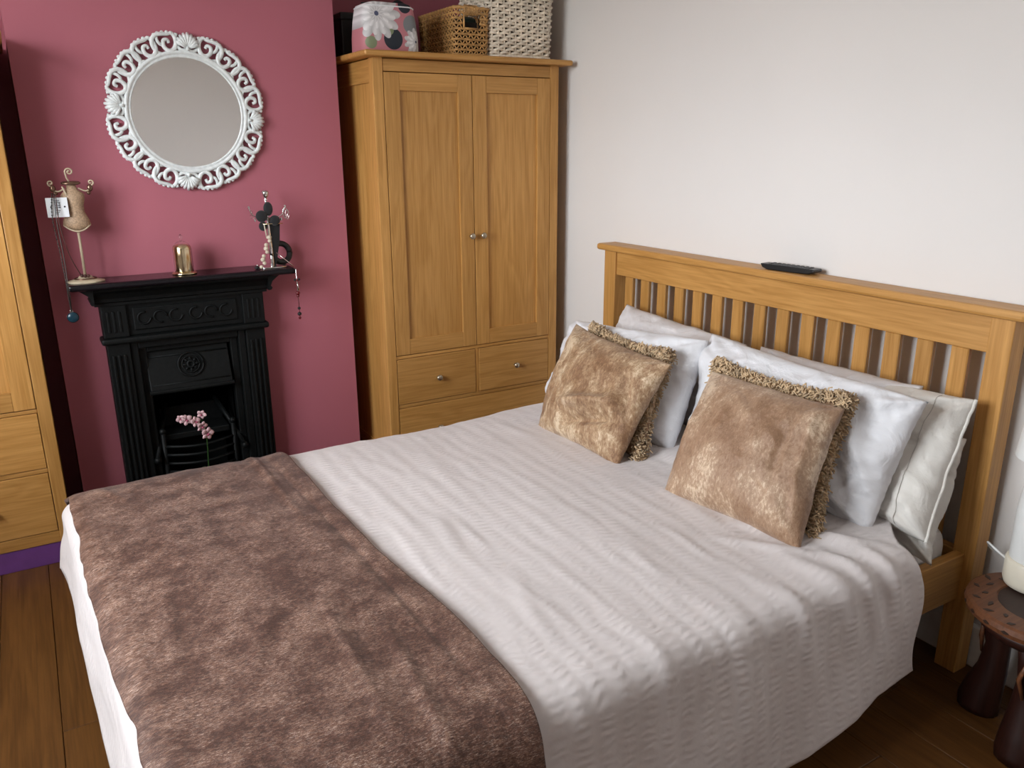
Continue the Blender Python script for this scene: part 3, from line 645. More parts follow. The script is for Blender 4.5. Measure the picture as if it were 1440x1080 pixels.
def pillow(name, label, cat, mat, group, *a, **k):
    me, nrm, cs = pillow_mesh(name, *a, **k); c = sum(cs)/4
    me.transform(Matrix.Translation(-Vector(c))); o = link(name, me, mat, None, tuple(c)); tag(o, label, cat, group); return o, nrm, cs
G1 = 'white pillows against the headboard'
pillow('pillow', 'pale grey-white pillow leaning on the headboard behind the far white pillow', 'pillow', 'linen_grey', G1,
       (1.985, 2.455, 0.825), (1.965, 1.800, 0.800), (1.90, 1.80, 0.47), (1.90, 2.50, 0.47), 0.15, 3, wr=0.018, pinch=0.03, edge=0.012)
pillow('pillow', 'pale grey-white pillow on the headboard behind the near large white pillow', 'pillow', 'linen_grey', G1,
       (1.985, 1.760, 0.800), (1.975, 1.185, 0.812), (1.89, 1.18, 0.47), (1.89, 1.76, 0.47), 0.15, 5, wr=0.018, pinch=0.03, edge=0.012)
cp, nrm_c, cs = pillow('pillow', 'cream pillow with stitched open end nearest the right bed post', 'pillow', 'linen_cream', G1,
       (1.995, 1.62, 0.770), (1.990, 1.058, 0.806), (1.820, 1.035, 0.462), (1.83, 1.60, 0.47), 0.15, 8, wr=0.014, front=0.5, pinch=0.02, sharp=4)
Fp, nn = FRONT; cc = sum(np.array(c, float) for c in cs)/4; seam = Fp[int(0.86*80)]+nn*0.0012-cc
part('hem_stitching', MB().tube([tuple(p) for p in seam[3:-3]], 0.0010, 5), 'stitch', cp, smooth=True)
rim = [(Fp[-1, j]-cc) for j in range(80)]
part('open_hem', MB().tube([tuple(p) for p in rim], 0.0045, 8), 'linen_cream', cp, smooth=True)
pillow('pillow', 'crumpled cream pillow lowest by the right bed post above the side rail', 'pillow', 'linen_cream', G1,
       (2.020, 1.60, 0.60), (2.000, 1.070, 0.69), (1.850, 1.030, 0.395), (1.86, 1.60, 0.44), 0.15, 12, wr=0.030, front=0.5, edge=0.016, pinch=0.02, sharp=3.5)
pillow('pillow', 'bright white pillow behind the far gold cushion, beside the wardrobe', 'pillow', 'linen_white', G1,
       (1.800, 2.530, 0.765), (1.800, 1.806, 0.832), (1.650, 1.790, 0.478), (1.645, 2.500, 0.478), 0.17, 15, wr=0.014, front=0.6, pinch=0.03, sharp=3)
pillow('pillow', 'large bright white pillow behind the near gold cushion', 'pillow', 'linen_white', G1,
       (1.850, 1.850, 0.840), (1.850, 1.096, 0.815), (1.735, 1.128, 0.470), (1.690, 1.780, 0.478), 0.15, 18, wr=0.018, front=0.6, pinch=0.03, sharp=3,
       creases=[(0.62, 0.6, 0.95, -0.5, 0.05, 0.012), (0.48, 0.3, 0.85, -0.85, 0.04, -0.011), (0.72, 0.75, 0.80, 0.1, 0.04, -0.010), (0.5, 0.7, 0.75, 0.2, 0.05, 0.008), (0.85, -0.3, 0.6, -0.9, 0.04, 0.010)])
def fringe_cushion(label, cs, thick, seed, nstr):
    me, nrm, q = pillow_mesh('fringed_cushion', *cs, thick, seed, wr=0.004, front=0.5); c = sum(q)/4
    r = empty('fringed_cushion', tuple(c), label, 'cushion', 'shaggy fringed cushions')
    me.transform(Matrix.Translation(-Vector(c))); link('cushion_body', me, 'velvet_gold', r)
    rng = random.Random(seed); TL, TR, BR, BL = [Vector(x-c) for x in q]; n = Vector(nrm); mb = MB()
    for a, b in ((TL, TR), (TR, BR), (BL, TL)):
        e = (b-a).normalized(); outd = e.cross(n); mid = (a+b)/2
        if outd.dot(mid) < 0: outd = -outd
        for k in range(int(nstr*(b-a).length)):
            t = rng.random(); s_in = 1-0.08*4*t*(1-t)*0.5
            p = a.lerp(b, t)-outd*(0.022*4*t*(1-t)+rng.uniform(0.0, 0.028))+n*rng.uniform(-0.020, 0.022)
            d = (outd*rng.uniform(0.5, 1.1)+n*rng.uniform(-0.7, 0.7)+e*rng.uniform(-0.7, 0.7)).normalized(); L = rng.uniform(0.010, 0.024)
            w = Vector((rng.uniform(-1, 1), rng.uniform(-1, 1), rng.uniform(-1, 0.6)))*0.008
            mb.tube([p, p+d*L*0.5+w, p+d*L+w*0.3+Vector((0, 0, -0.004))], [0.0016, 0.0023, 0.0018], 4, caps=False)
    f = link('fringe', mb.mesh('fringe', True, fix=False), 'shag', r); f['kind'] = 'stuff'; f['label'] = 'curly golden shag fringe'
fringe_cushion('gold cushion with shaggy fringe tucked behind the far velvet cushion',
               ((1.680, 2.245, 0.812), (1.668, 1.835, 0.806), (1.515, 1.775, 0.49), (1.510, 2.200, 0.49)), 0.055, 22, 6000)
fringe_cushion('gold cushion with shaggy fringe tucked behind the near velvet cushion',
               ((1.728, 1.690, 0.803), (1.728, 1.222, 0.812), (1.570, 1.165, 0.49), (1.530, 1.600, 0.49)), 0.055, 25, 6000)
G2 = 'gold crushed velvet cushions'
pillow('velvet_cushion', 'gold crushed velvet cushion nearer the wardrobe with a deep crease', 'cushion', 'velvet_gold', G2,
       (1.628, 2.292, 0.815), (1.615, 1.768, 0.790), (1.440, 1.790, 0.482), (1.425, 2.225, 0.482), 0.11, 31, wr=0.009, front=0.78,
       creases=[(-0.25, -0.42, 0.85, 0.02, 0.10, 0.034), (-0.15, -0.68, 0.80, -0.30, 0.08, -0.030), (0.55, 0.5, 0.75, -0.2, 0.07, 0.014), (0.75, 0.5, 0.95, -0.3, 0.05, -0.012)])
pillow('velvet_cushion', 'large gold velvet cushion in front of the near white pillow', 'cushion', 'velvet_rose', G2,
       (1.680, 1.662, 0.785), (1.680, 1.205, 0.797), (1.493, 1.148, 0.478), (1.432, 1.578, 0.478), 0.12, 36, wr=0.007, front=0.78,
       creases=[(0.80, 0.9, 0.9, -0.8, 0.05, 0.009), (0.62, 0.7, 0.55, -0.5, 0.06, -0.008), (-0.9, 0.6, -0.8, -0.6, 0.08, 0.008)])

# ================================================================== REMOTE
def build_remote():
    r = empty('remote_control', (2.072, 1.745, 1.036), 'black remote control lying on the headboard cap', 'remote control'); r.rotation_euler = (0, 0, math.radians(6))
    poly = [(-0.100, 0.009), (-0.082, 0.002), (-0.030, 0.0), (0.070, 0.0), (0.090, 0.006), (0.098, 0.018), (0.0, 0.019), (-0.098, 0.018)]
    part('remote_body', MB().prism(poly, 0, -0.023, 0.023), 'remote_black', r, bevel=0.003)
    for j in range(9):
        for i in range(3): part('button', MB().box(-0.016+i*0.012, -0.008+i*0.012, -0.075+j*0.017, -0.066+j*0.017, 0.0185, 0.0205), 'button_grey', r)
build_remote()

# ================================================================== THINGS ON THE WARDROBE
ZW = 1.770
def rounded_rect(w, d, rad, n=5):
    pts = []
    for cx, cy, a0 in ((w/2-rad, d/2-rad, 0), (-w/2+rad, d/2-rad, 90), (-w/2+rad, -d/2+rad, 180), (w/2-rad, -d/2+rad, 270)):
        for k in range(n+1):
            a = math.radians(a0+90*k/n); pts.append((cx+rad*math.cos(a), cy+rad*math.sin(a)))
    return pts
def resample(pts, step):
    P = [Vector((p[0], p[1])) for p in pts]; P.append(P[0]); seg = [(P[i+1]-P[i]).length for i in range(len(P)-1)]; tot = sum(seg); n = max(8, int(round(tot/step)/2)*2); out = []
    i = 0; acc = 0
    for k in range(n):
        t = tot*k/n
        while acc+seg[i] < t: acc += seg[i]; i += 1
        f = (t-acc)/max(seg[i], 1e-9); p = P[i].lerp(P[i+1], f); e = (P[i+1]-P[i]).normalized(); out.append((p, Vector((e.y, -e.x))))
    return out
def build_floral_bag():
    r = empty('floral_bag', (1.302, 3.135, ZW), 'pink zip bag with large white flower print on the wardrobe', 'bag')
    m = MB(); rings = []; W, D = 0.238, 0.150
    for z, k in ((0, 0.97), (0.004, 1.0), (0.05, 0.99), (0.11, 0.94), (0.152, 0.88), (0.166, 0.83), (0.170, 0.74)):
        rings.append([(p[0]*k, p[1]*k, z+0.010*(1-abs(p[0]*2/W)**2)*(z > 0.1)) for p in rounded_rect(W, D, 0.035, 5)])
    n = len(rings[0]); vs = [v for g in rings for v in g]; fs = [(i*n+k, i*n+(k+1) % n, (i+1)*n+(k+1) % n, (i+1)*n+k) for i in range(len(rings)-1) for k in range(n)]
    fs += [tuple(range(n))[::-1], tuple((len(rings)-1)*n+k for k in range(n))]
    m.add(vs, fs); part('bag_body', m, 'floral_print', r, smooth=True)
    part('zip', MB().tube([(x, 0, 0.170+0.010*(1-(x*2/W)**2)) for x in np.linspace(-0.09, 0.09, 9)], 0.003, 6), 'black', r)
    part('piping', MB().tube([(p[0]*0.872, p[1]*0.872, 0.155+0.010*(1-abs(p[0]*0.88*2/W)**2)) for p in rounded_rect(W, D, 0.035, 5)+rounded_rect(W, D, 0.035, 5)[:1]], 0.0025, 6), 'card', r, smooth=True)
build_floral_bag()
def build_black_box():
    r = empty('storage_box', (1.315, 3.445, ZW), 'black storage box behind the floral bag on the wardrobe', 'box')
    part('box_body', MB().box(-0.11, 0.11, -0.10, 0.10, 0, 0.145), 'black', r, bevel=0.006); part('lid', MB().box(-0.114, 0.114, -0.104, 0.104, 0.140, 0.170), 'black', r, bevel=0.006)
    h = empty('shoulder_bag', (1.505, 3.42, ZW), 'black bag with looped strap behind the brown basket', 'bag')
    m = MB(); m.lathe([(0.0005, 0), (0.055, 0.0), (0.062, 0.02), (0.060, 0.14), (0.045, 0.19), (0.0005, 0.20)], 20, sx=0.62, sy=1.3); part('bag_body', m, 'black', h, smooth=True)
    part('strap', MB().tube(catmull([(-0.035, 0, 0.17), (-0.05, -0.01, 0.215), (-0.03, -0.02, 0.235), (0.01, -0.02, 0.215), (0.03, -0.01, 0.18)]), 0.006, 6), 'black', h, smooth=True)
build_black_box()
def build_brown_basket():
    W, D, H = 0.146, 0.33, 0.186
    r = empty('wicker_basket', (1.6545, 3.085+D/2, ZW), 'brown open-weave wicker basket with handle slot on the wardrobe', 'basket', 'baskets on the wardrobe')
    m = MB(); fl = lambda z: 1+0.06*(z/H)
    hole = lambda p, z: p[1] < -D/2*0.9 and abs(p[0]+0.006) < 0.031 and 0.104 < z < 0.156
    per = resample(rounded_rect(W, D, 0.012, 3), 0.0125); n = len(per)
    rows = 9; dz = (H-0.012)/rows
    for j in range(rows+1):
        z = 0.006+j*dz; run = []
        big = j in (0, rows)
        for i in range(n+1):
            p, nn = per[i % n]; q = (p.x*fl(z), p.y*fl(z))
            if hole(q, z):
                if len(run) > 1: m.tube(run, 0.0042, 5)
                run = []; continue
            o = 0.0015*(1 if i % 2 else -1); run.append((q[0]+nn.x*o, q[1]+nn.y*o, z+(0.001 if i % 2 else -0.001)))
        if len(run) > 1: m.tube(run, 0.0065 if big else 0.0040, 5)
        if j < rows:
            for i in range(n):      # the slanting strands between two rows
                p0, n0 = per[i]; p1, n1 = per[(i+1) % n]
                if i % 2 == 0: za, zb = z, z+dz
                else: za, zb = z+dz, z
                a = (p0.x*fl(za), p0.y*fl(za)); b = (p1.x*fl(zb), p1.y*fl(zb))
                if hole(a, (za+zb)/2) or hole(b, (za+zb)/2): continue
                m.tube([(a[0], a[1], za), (b[0], b[1], zb)], 0.0030, 4, caps=False)
    o = part('weave', m, 'wicker_brown', r, smooth=True); o['kind'] = 'stuff'
    k = fl(0.13); yy = -D/2*k-0.001; x0, x1 = -0.006-0.031, -0.006+0.031
    part('handle_rim', MB().tube([(x0, yy, 0.104), (x1, yy, 0.104), (x1, yy, 0.156), (x0, yy, 0.156), (x0, yy, 0.104)], 0.0045, 6), 'wicker_brown', r, smooth=True)
    for k2 in range(9):
        x = x0+0.004+k2*0.0068; part('handle_binding', MB().tube([(x, yy-0.001, 0.153), (x, yy-0.005, 0.165), (x, yy-0.005, 0.180), (x, yy+0.002, 0.190)], 0.0034, 5), 'wicker_brown', r, smooth=True)
    mm = MB(); i0 = 0.012
    for (a, b, c, d) in ((-W/2+i0, -W/2+i0+0.003, -D/2+i0, D/2-i0), (W/2-i0-0.003, W/2-i0, -D/2+i0, D/2-i0), (-W/2+i0, W/2-i0, -D/2+i0, -D/2+i0+0.003), (-W/2+i0, W/2-i0, D/2-i0-0.003, D/2-i0)): mm.box(a, b, c, d, 0.003, 0.13)
    mm.box(-W/2+i0, W/2-i0, -D/2+i0, D/2-i0, 0.002, 0.006); part('liner', mm, 'basket_dark', r)
    b = part('folded_cloth', MB().box(-0.05, 0.05, -0.13, 0.13, 0.0, 0.150), 'dark_green', None, bevel=0.02, seg=3, loc=(1.6545, 3.085+D/2, ZW+0.006)); tag(b, 'dark green cloth folded inside the brown wicker basket', 'cloth')
build_brown_basket()
def build_white_basket():
    H = 0.36; W0, D0 = 0.292, 0.27
    r = empty('wicker_basket', (1.888, 3.075+D0/2, ZW), 'tall whitewashed wicker basket in the wardrobe corner by the white wall', 'basket', 'baskets on the wardrobe')
    m = MB(); per = resample(rounded_rect(W0, D0, 0.035, 5), 0.0260); n = len(per); fl = lambda z: 1+0.085*(z/H)
    sub = 3; fine = []
    for i in range(n):
        p, a = per[i]; q, b = per[(i+1) % n]
        for k in range(sub): fine.append((p.lerp(q, k/sub), a.lerp(b, k/sub), i+k/sub))
    rng = random.Random(3); z = 0.008; j = 0
    while z < H-0.005:
        pts = [];
        for p, nn, t in fine+fine[:1]:
            o = 0.0048*math.cos(PI*(t+j)); pts.append((p.x*fl(z)+nn.x*o, p.y*fl(z)+nn.y*o, z+0.0022*math.sin(PI*(t+j)+1)+rng.uniform(-0.0008, 0.0008)))
        m.tube(pts, 0.0060, 5, caps=False); z += 0.0125; j += 1
    o = part('weave', m, 'wicker_white', r, smooth=True); o['kind'] = 'stuff'
    m = MB()
    for p, nn in per: m.tube([(p.x*fl(z), p.y*fl(z), z) for z in (0.0, H)], 0.0042, 5)
    o = part('stakes', m, 'wicker_white', r, smooth=True); o['kind'] = 'stuff'
    for zz, nm in ((0.008, 'foot_rim'), (H, 'rim')): part(nm, MB().tube([(p.x*fl(zz), p.y*fl(zz), zz) for p, nn, t in fine+fine[:1]], 0.008, 6), 'wicker_white', r, smooth=True)
    m = MB(); vs = []; rr = rounded_rect(W0-0.02, D0-0.02, 0.03, 5); k = len(rr)
    for z in (0.004, H-0.01): vs += [(p[0]*fl(z), p[1]*fl(z), z) for p in rr]
    m.add(vs, [(i, (i+1) % k, (i+1) % k+k, i+k) for i in range(k)]+[tuple(range(k))]); part('liner', m, 'basket_inner', r)
build_white_basket()

# ================================================================== THINGS ON THE MANTEL
ZM = 0.978
def spiral(c, r0, turns, a0, sgn=1, n=22, y=0.0):
    return [(c[0]+r0*(1-0.85*i/(n-1))*math.cos(a0+sgn*2*PI*turns*i/(n-1)), y, c[1]+r0*(1-0.85*i/(n-1))*math.sin(a0+sgn*2*PI*turns*i/(n-1))) for i in range(n)]
def build_mannequin_stand():
    r = empty('jewellery_stand', (0.152, 3.165, ZM), 'cream corset-shaped jewellery stand at the left end of the mantel', 'jewellery stand', 'jewellery stands on the mantel')
    m = MB(); n = 48; prof = [(0.0005, 0.022), (0.020, 0.021), (0.024, 0.014), (0.040, 0.009), (0.058, 0.004), (0.058, 0.0), (0.0005, 0.0)]
    vs = []
    for q, z in prof:
        for k in range(n):
            a = 2*PI*k/n; s = 1+(0.05*abs(math.sin(a*7)) if q > 0.05 else 0); vs.append((q*s*math.cos(a), q*s*math.sin(a)*0.85, z))
    m.add(vs, [(i*n+k, i*n+(k+1) % n, (i+1)*n+(k+1) % n, (i+1)*n+k) for i in range(len(prof)-1) for k in range(n)])
    b = part('base', m, 'cream_metal', r, smooth=True)
    part('base_ring', MB().tube([(0.034*math.cos(a), 0.029*math.sin(a), 0.012) for a in np.linspace(0, 2*PI, 30)], 0.003, 6), 'bronze', b, smooth=True)
    part('pole', MB().tube([(0.0, 0, 0.015), (0.0, 0, 0.20)], 0.0045, 10), 'cream_metal', r, smooth=True)
    # corset
    cz = [(0.170, 0.006, 0.004), (0.182, 0.030, 0.016), (0.195, 0.043, 0.024), (0.212, 0.040, 0.024), (0.238, 0.029, 0.020), (0.260, 0.029, 0.021), (0.282, 0.035, 0.026), (0.296, 0.036, 0.024), (0.304, 0.030, 0.020), (0.312, 0.018, 0.012), (0.328, 0.014, 0.010)]
    m = MB(); n = 28; vs = [(a*math.cos(2*PI*k/n), b*math.sin(2*PI*k/n), z) for z, a, b in cz for k in range(n)]
    m.add(vs, [(i*n+k, i*n+(k+1) % n, (i+1)*n+(k+1) % n, (i+1)*n+k) for i in range(len(cz)-1) for k in range(n)]+[tuple((len(cz)-1)*n+k for k in range(n))])
    c = part('corset', m, 'lace', r, smooth=True)
    part('corset_trim', MB().tube([(0.042*math.cos(a)*0.95, 0.024*math.sin(a)-0.001, 0.190-0.014*abs(math.sin(a))**2+0.006*math.cos(a)**2) for a in np.linspace(0, 2*PI, 30)], 0.0028, 6), 'cream_metal', c, smooth=True)
    part('neck_ring', MB().tube([(0.026*math.cos(a), 0.016*math.sin(a), 0.335+0.002*math.sin(a)) for a in np.linspace(0, 2*PI, 26)], 0.0045, 6), 'bronze', r, smooth=True)
    part('neck_plate', MB().lathe([(0.0005, 0.330), (0.025, 0.330), (0.027, 0.338), (0.0005, 0.342)], 20, sy=0.65), 'bronze', r, smooth=True)
    part('top_scroll', MB().tube([(-0.002, 0, 0.335), (-0.010, 0, 0.352)]+[(p[0], p[1], p[2]) for p in spiral((0.0, 0.372), 0.013, 1.4, PI*1.1, -1)], 0.0028, 6), 'cream_metal', r, smooth=True)
    for s in (-1, 1):
        part('arm', MB().tube(catmull([(0.02*s, 0, 0.318), (0.042*s, 0, 0.308), (0.060*s, 0, 0.318)])+[Vector(p) for p in spiral((0.060*s, 0.336), 0.010, 1.2, -PI/2, s)], 0.0026, 6), 'cream_metal', r, smooth=True)
        part('arm_ribbon', MB().ball((0.056*s, 0.0, 0.318), 0.010, 8, (0.9, 0.6, 1.2)).ball((0.050*s, 0.0, 0.302), 0.007, 8), 'bronze', r, smooth=True)
    part('corset_strap', MB().tube([(-0.028, -0.012, 0.325), (-0.018, -0.020, 0.295)], 0.003, 6), 'cream_metal', c, smooth=True)
    # price card with print
    card = part('price_card', MB().box(-0.084, -0.020, -0.030, -0.0288, 0.226, 0.290), 'card', r); card['label'] = 'white price card with small grey print'
    m = MB()
    for k in range(9): m.box(-0.060, -0.050+0.003*(k % 3), -0.0305, -0.0298, 0.236+k*0.0054, 0.2386+k*0.0054)
    for k in range(3): m.box(-0.047, -0.042, -0.0305, -0.0298, 0.256+k*0.007, 0.261+k*0.007)
    part('print', m, 'ink', card)
    for x in (-0.070, -0.030): part('punch_hole', MB().ball((x, -0.0305, 0.260), 0.0030, 8, (1, 0.3, 1)), 'black', card)
    # necklaces hang from the left arm
    nk = empty('necklace', (0.096, 3.125, 0.90), 'long dark chain necklace with round teal pendant hanging past the mantel', 'necklace')
    o = Vector((0.096, 3.125, 0.90)); P = catmull([(0.090, 3.130, 1.282), (0.080, 3.128, 1.20), (0.086, 3.105, 1.08), (0.088, 3.080, 0.99), (0.088, 3.078, 0.94), (0.090, 3.095, 0.892)], 9)
    m = MB()
    for i, p in enumerate(P): m.ball(p-o, 0.0026, 6)
    m.tube([p-o for p in P], 0.0013, 5); part('chain', m, 'chain', nk, smooth=True)
    P = catmull([(0.096, 3.130, 1.282), (0.091, 3.126, 1.19), (0.094, 3.105, 1.08), (0.092, 3.080, 0.99), (0.092, 3.078, 0.94), (0.090, 3.095, 0.892)], 9)
    part('chain', MB().tube([p-o for p in P], 0.0015, 5), 'chain', nk, smooth=True)
    part('pendant', MB().lathe([(0.0005, -0.004), (0.015, -0.004), (0.0185, 0), (0.015, 0.004), (0.0005, 0.005)], 24), 'teal', nk, smooth=True)
    pd = nk.children[-1]; pd.rotation_euler = (PI/2, 0, 0); pd.location = (-0.004, -0.03, -0.030)
    part('bail', MB().tube([(-0.006+0.004*math.cos(a), -0.03, -0.008+0.004*math.sin(a)) for a in np.linspace(0, 2*PI, 12)], 0.0012, 5), 'silver', nk, smooth=True)
    co = part('cord_necklace', MB().tube(catmull([(0.100, 3.128, 1.282), (0.098, 3.122, 1.18), (0.112, 3.122, 1.08), (0.138, 3.140, 1.005)]), 0.0016, 5).ball((0.141, 3.138, 1.003), 0.006, 8).ball((0.150, 3.134, 1.002), 0.006, 8).ball((0.160, 3.135, 1.002), 0.006, 8), 'brown_cord', None, smooth=True)
    tag(co, 'thin brown cord necklace draped over the cream stand base', 'necklace')
build_mannequin_stand()
def build_cloche():
    r = empty('glass_cloche', (0.478, 3.165, ZM), 'small glass dome over a gold candle in the middle of the mantel', 'candle')
    part('base', MB().lathe([(0.0005, 0), (0.042, 0), (0.044, 0.004), (0.040, 0.008), (0.034, 0.010), (0.0005, 0.010)], 36), 'gold', r, smooth=True)
    part('candle_tin', MB().lathe([(0.0005, 0.010), (0.0300, 0.010), (0.0305, 0.013), (0.0305, 0.092), (0.0285, 0.102), (0.022, 0.108), (0.0005, 0.110)], 36), 'gold', r, smooth=True)
    dome = [(0.0335, 0.0105), (0.0335, 0.085), (0.031, 0.100), (0.024, 0.112), (0.012, 0.119), (0.0005, 0.121)]
    inner = [(0.0005, 0.1185), (0.011, 0.1168), (0.0225, 0.110), (0.029, 0.099), (0.0315, 0.085), (0.0315, 0.0105)]
    part('glass_dome', MB().lathe(dome+inner, 40, closed=False), 'glass', r, smooth=True)
    part('dome_knob', MB().lathe([(0.0005, 0.1205), (0.004, 0.122), (0.003, 0.126), (0.007, 0.132), (0.0075, 0.138), (0.0005, 0.145)], 16), 'glass', r, smooth=True)
build_cloche()
def build_silver_stand():
    r = empty('jewellery_stand', (0.798, 3.165, ZM), 'silver jewellery stand with black bows at the right end of the mantel', 'jewellery stand', 'jewellery stands on the mantel')
    part('base', MB().lathe([(0.0005, 0.014), (0.020, 0.013), (0.030, 0.008), (0.055, 0.005), (0.060, 0.002), (0.058, 0), (0.0005, 0)], 36, sx=1.0, sy=0.8), 'silver', r, smooth=True)
    part('leg', MB().tube([(0.004, 0, 0.010), (0.003, 0, 0.08), (0.0, 0, 0.16), (-0.001, 0, 0.262)], [0.0085, 0.0075, 0.006, 0.0045], 12), 'chrome', r, smooth=True)
    part('finial', MB().lathe([(0.0005, 0.258), (0.006, 0.262), (0.012, 0.272), (0.0135, 0.281), (0.011, 0.289), (0.0005, 0.287)], 20), 'silver', r, smooth=True)
    part('finial_neck', MB().lathe([(0.0005, 0.250), (0.007, 0.252), (0.007, 0.258), (0.0005, 0.260)], 14), 'chrome', r, smooth=True)
    for s in (-1, 1):
        part('arm', MB().tube(catmull([(0, -0.008, 0.19), (0.028*s, -0.012, 0.188), (0.055*s, -0.008, 0.200), (0.068*s, -0.006, 0.228)]), 0.0020, 6), 'silver', r, smooth=True)
        for k, (dx, dz) in enumerate(((0.068, 0.228), (0.060, 0.212), (0.050, 0.182), (0.062, 0.195))):
            part('crystal', MB().ball((dx*s, -0.010, dz), 0.0062, 6, (0.8, 0.8, 1.2)), 'glass' if k % 2 else 'silver', r)
    # hooks with silver hoops on the right arm
    part('earring_hoop', MB().tube([(0.066+0.009*math.cos(a), -0.012, 0.205+0.020*math.sin(a)) for a in np.linspace(0, 2*PI, 18)], 0.0014, 5), 'silver', r, smooth=True)
    part('earring_hoop', MB().tube([(0.074+0.007*math.cos(a), -0.010, 0.198+0.018*math.sin(a)) for a in np.linspace(0, 2*PI, 18)], 0.0014, 5), 'silver', r, smooth=True)
    for c, R, sc in (((-0.026, -0.020, 0.196), 0.0225, (1, 0.45, 1)), ((0.002, -0.014, 0.222), 0.021, (0.85, 0.5, 1.25)), ((0.024, -0.014, 0.178), 0.0205, (1, 0.5, 0.95)), ((-0.022, -0.012, 0.158), 0.018, (0.9, 0.4, 1.0))):
        part('bow_loop', MB().ball(c, R, 16, sc), 'black_velvet', r, smooth=True)
    m = MB().prism([(0.006, 0.19), (0.022, 0.16), (0.046, 0.165), (0.040, 0.10), (0.020, 0.012), (0.000, 0.012)], 1, -0.002, 0.006); part('dress_panel', m, 'black_velvet', r, bevel=0.002)
    part('crossbar', MB().tube([(-0.024, -0.018, 0.166), (0.052, -0.018, 0.166)], 0.0016, 6), 'gold', r, smooth=True)
    part('chain_drop', MB().tube([(-0.020, -0.022, 0.166), (-0.014, -0.022, 0.112)], 0.0024, 6), 'bead', r, smooth=True)
    bd = empty('bead_string', (0.77, 3.14, ZM), 'string of cream beads hanging down the silver stand', 'beads')
    for k in range(9):
        t = k/8; part('bead', MB().ball((0.018-0.040*t+0.006*math.sin(k*2), -0.016-0.012*t, 0.118-0.108*t), 0.0078 if k % 3 else 0.0095, 10, (1, 1, 0.9)), 'bead', bd, smooth=True)
    ring = part('bangle', MB().tube([(0.036*math.cos(a), 0, 0.036*math.sin(a)) for a in np.linspace(0, 2*PI, 32)], 0.0115, 10), 'black', None, smooth=True, loc=(0.848, 3.200, ZM+0.0435)); ring.rotation_euler = (math.radians(-12), 0, math.radians(12)); ring.location.z = ZM+0.048
    tag(ring, 'black ring bangle leaning behind the silver stand', 'bangle')
    wr = part('hair_stick', MB().tube([(0.812, 3.130, ZM+0.058), (0.868, 3.110, ZM+0.003)], 0.0018, 6), 'silver', None, smooth=True); tag(wr, 'thin silver pin leaning at the right end of the mantel', 'pin')
    tr = empty('trinket', (0.735, 3.13, ZM), 'tiny dark trinket with silver bead beside the silver stand', 'trinket')
    part('trinket_body', MB().ball((0, 0, 0.006), 0.009, 8, (1.4, 1, 0.66)), 'black', tr, smooth=True); part('silver_bead', MB().ball((0.0, 0, 0.015), 0.004, 8), 'silver', tr, smooth=True)
    # dangling beaded charm over the shelf end
    dg = empty('beaded_charm', (0.866, 3.078, 0.87), 'red and dark beaded charm dangling off the right end of the mantel', 'charm')
    part('cord', MB().tube([(-0.008, 0.012, 0.1105), (-0.001, -0.004, 0.104), (0, -0.002, 0.05), (0.002, 0, -0.09)], 0.0012, 5), 'silver', dg, smooth=True)
    part('silver_drop', MB().tube([(0.001, -0.002, 0.055), (0.004, -0.002, 0.022)], [0.002, 0.0035], 8), 'silver', dg, smooth=True)
    for z, R, mt in ((0.062, 0.006, 'garnet'), (0.012, 0.0085, 'garnet'), (0.001, 0.006, 'garnet'), (-0.048, 0.0065, 'black'), (-0.070, 0.0085, 'black'), (-0.086, 0.006, 'garnet')):
        part('charm_bead', MB().ball((0.001, 0, z), R, 8, (1, 1, 0.9)), mt, dg, smooth=True)
    part('butterfly', MB().ball((-0.006, -0.002, 0.064), 0.006, 8, (1, 0.3, 0.8)).ball((0.008, -0.002, 0.064), 0.006, 8, (1, 0.3, 0.8)), 'black', dg, smooth=True)
build_silver_stand()

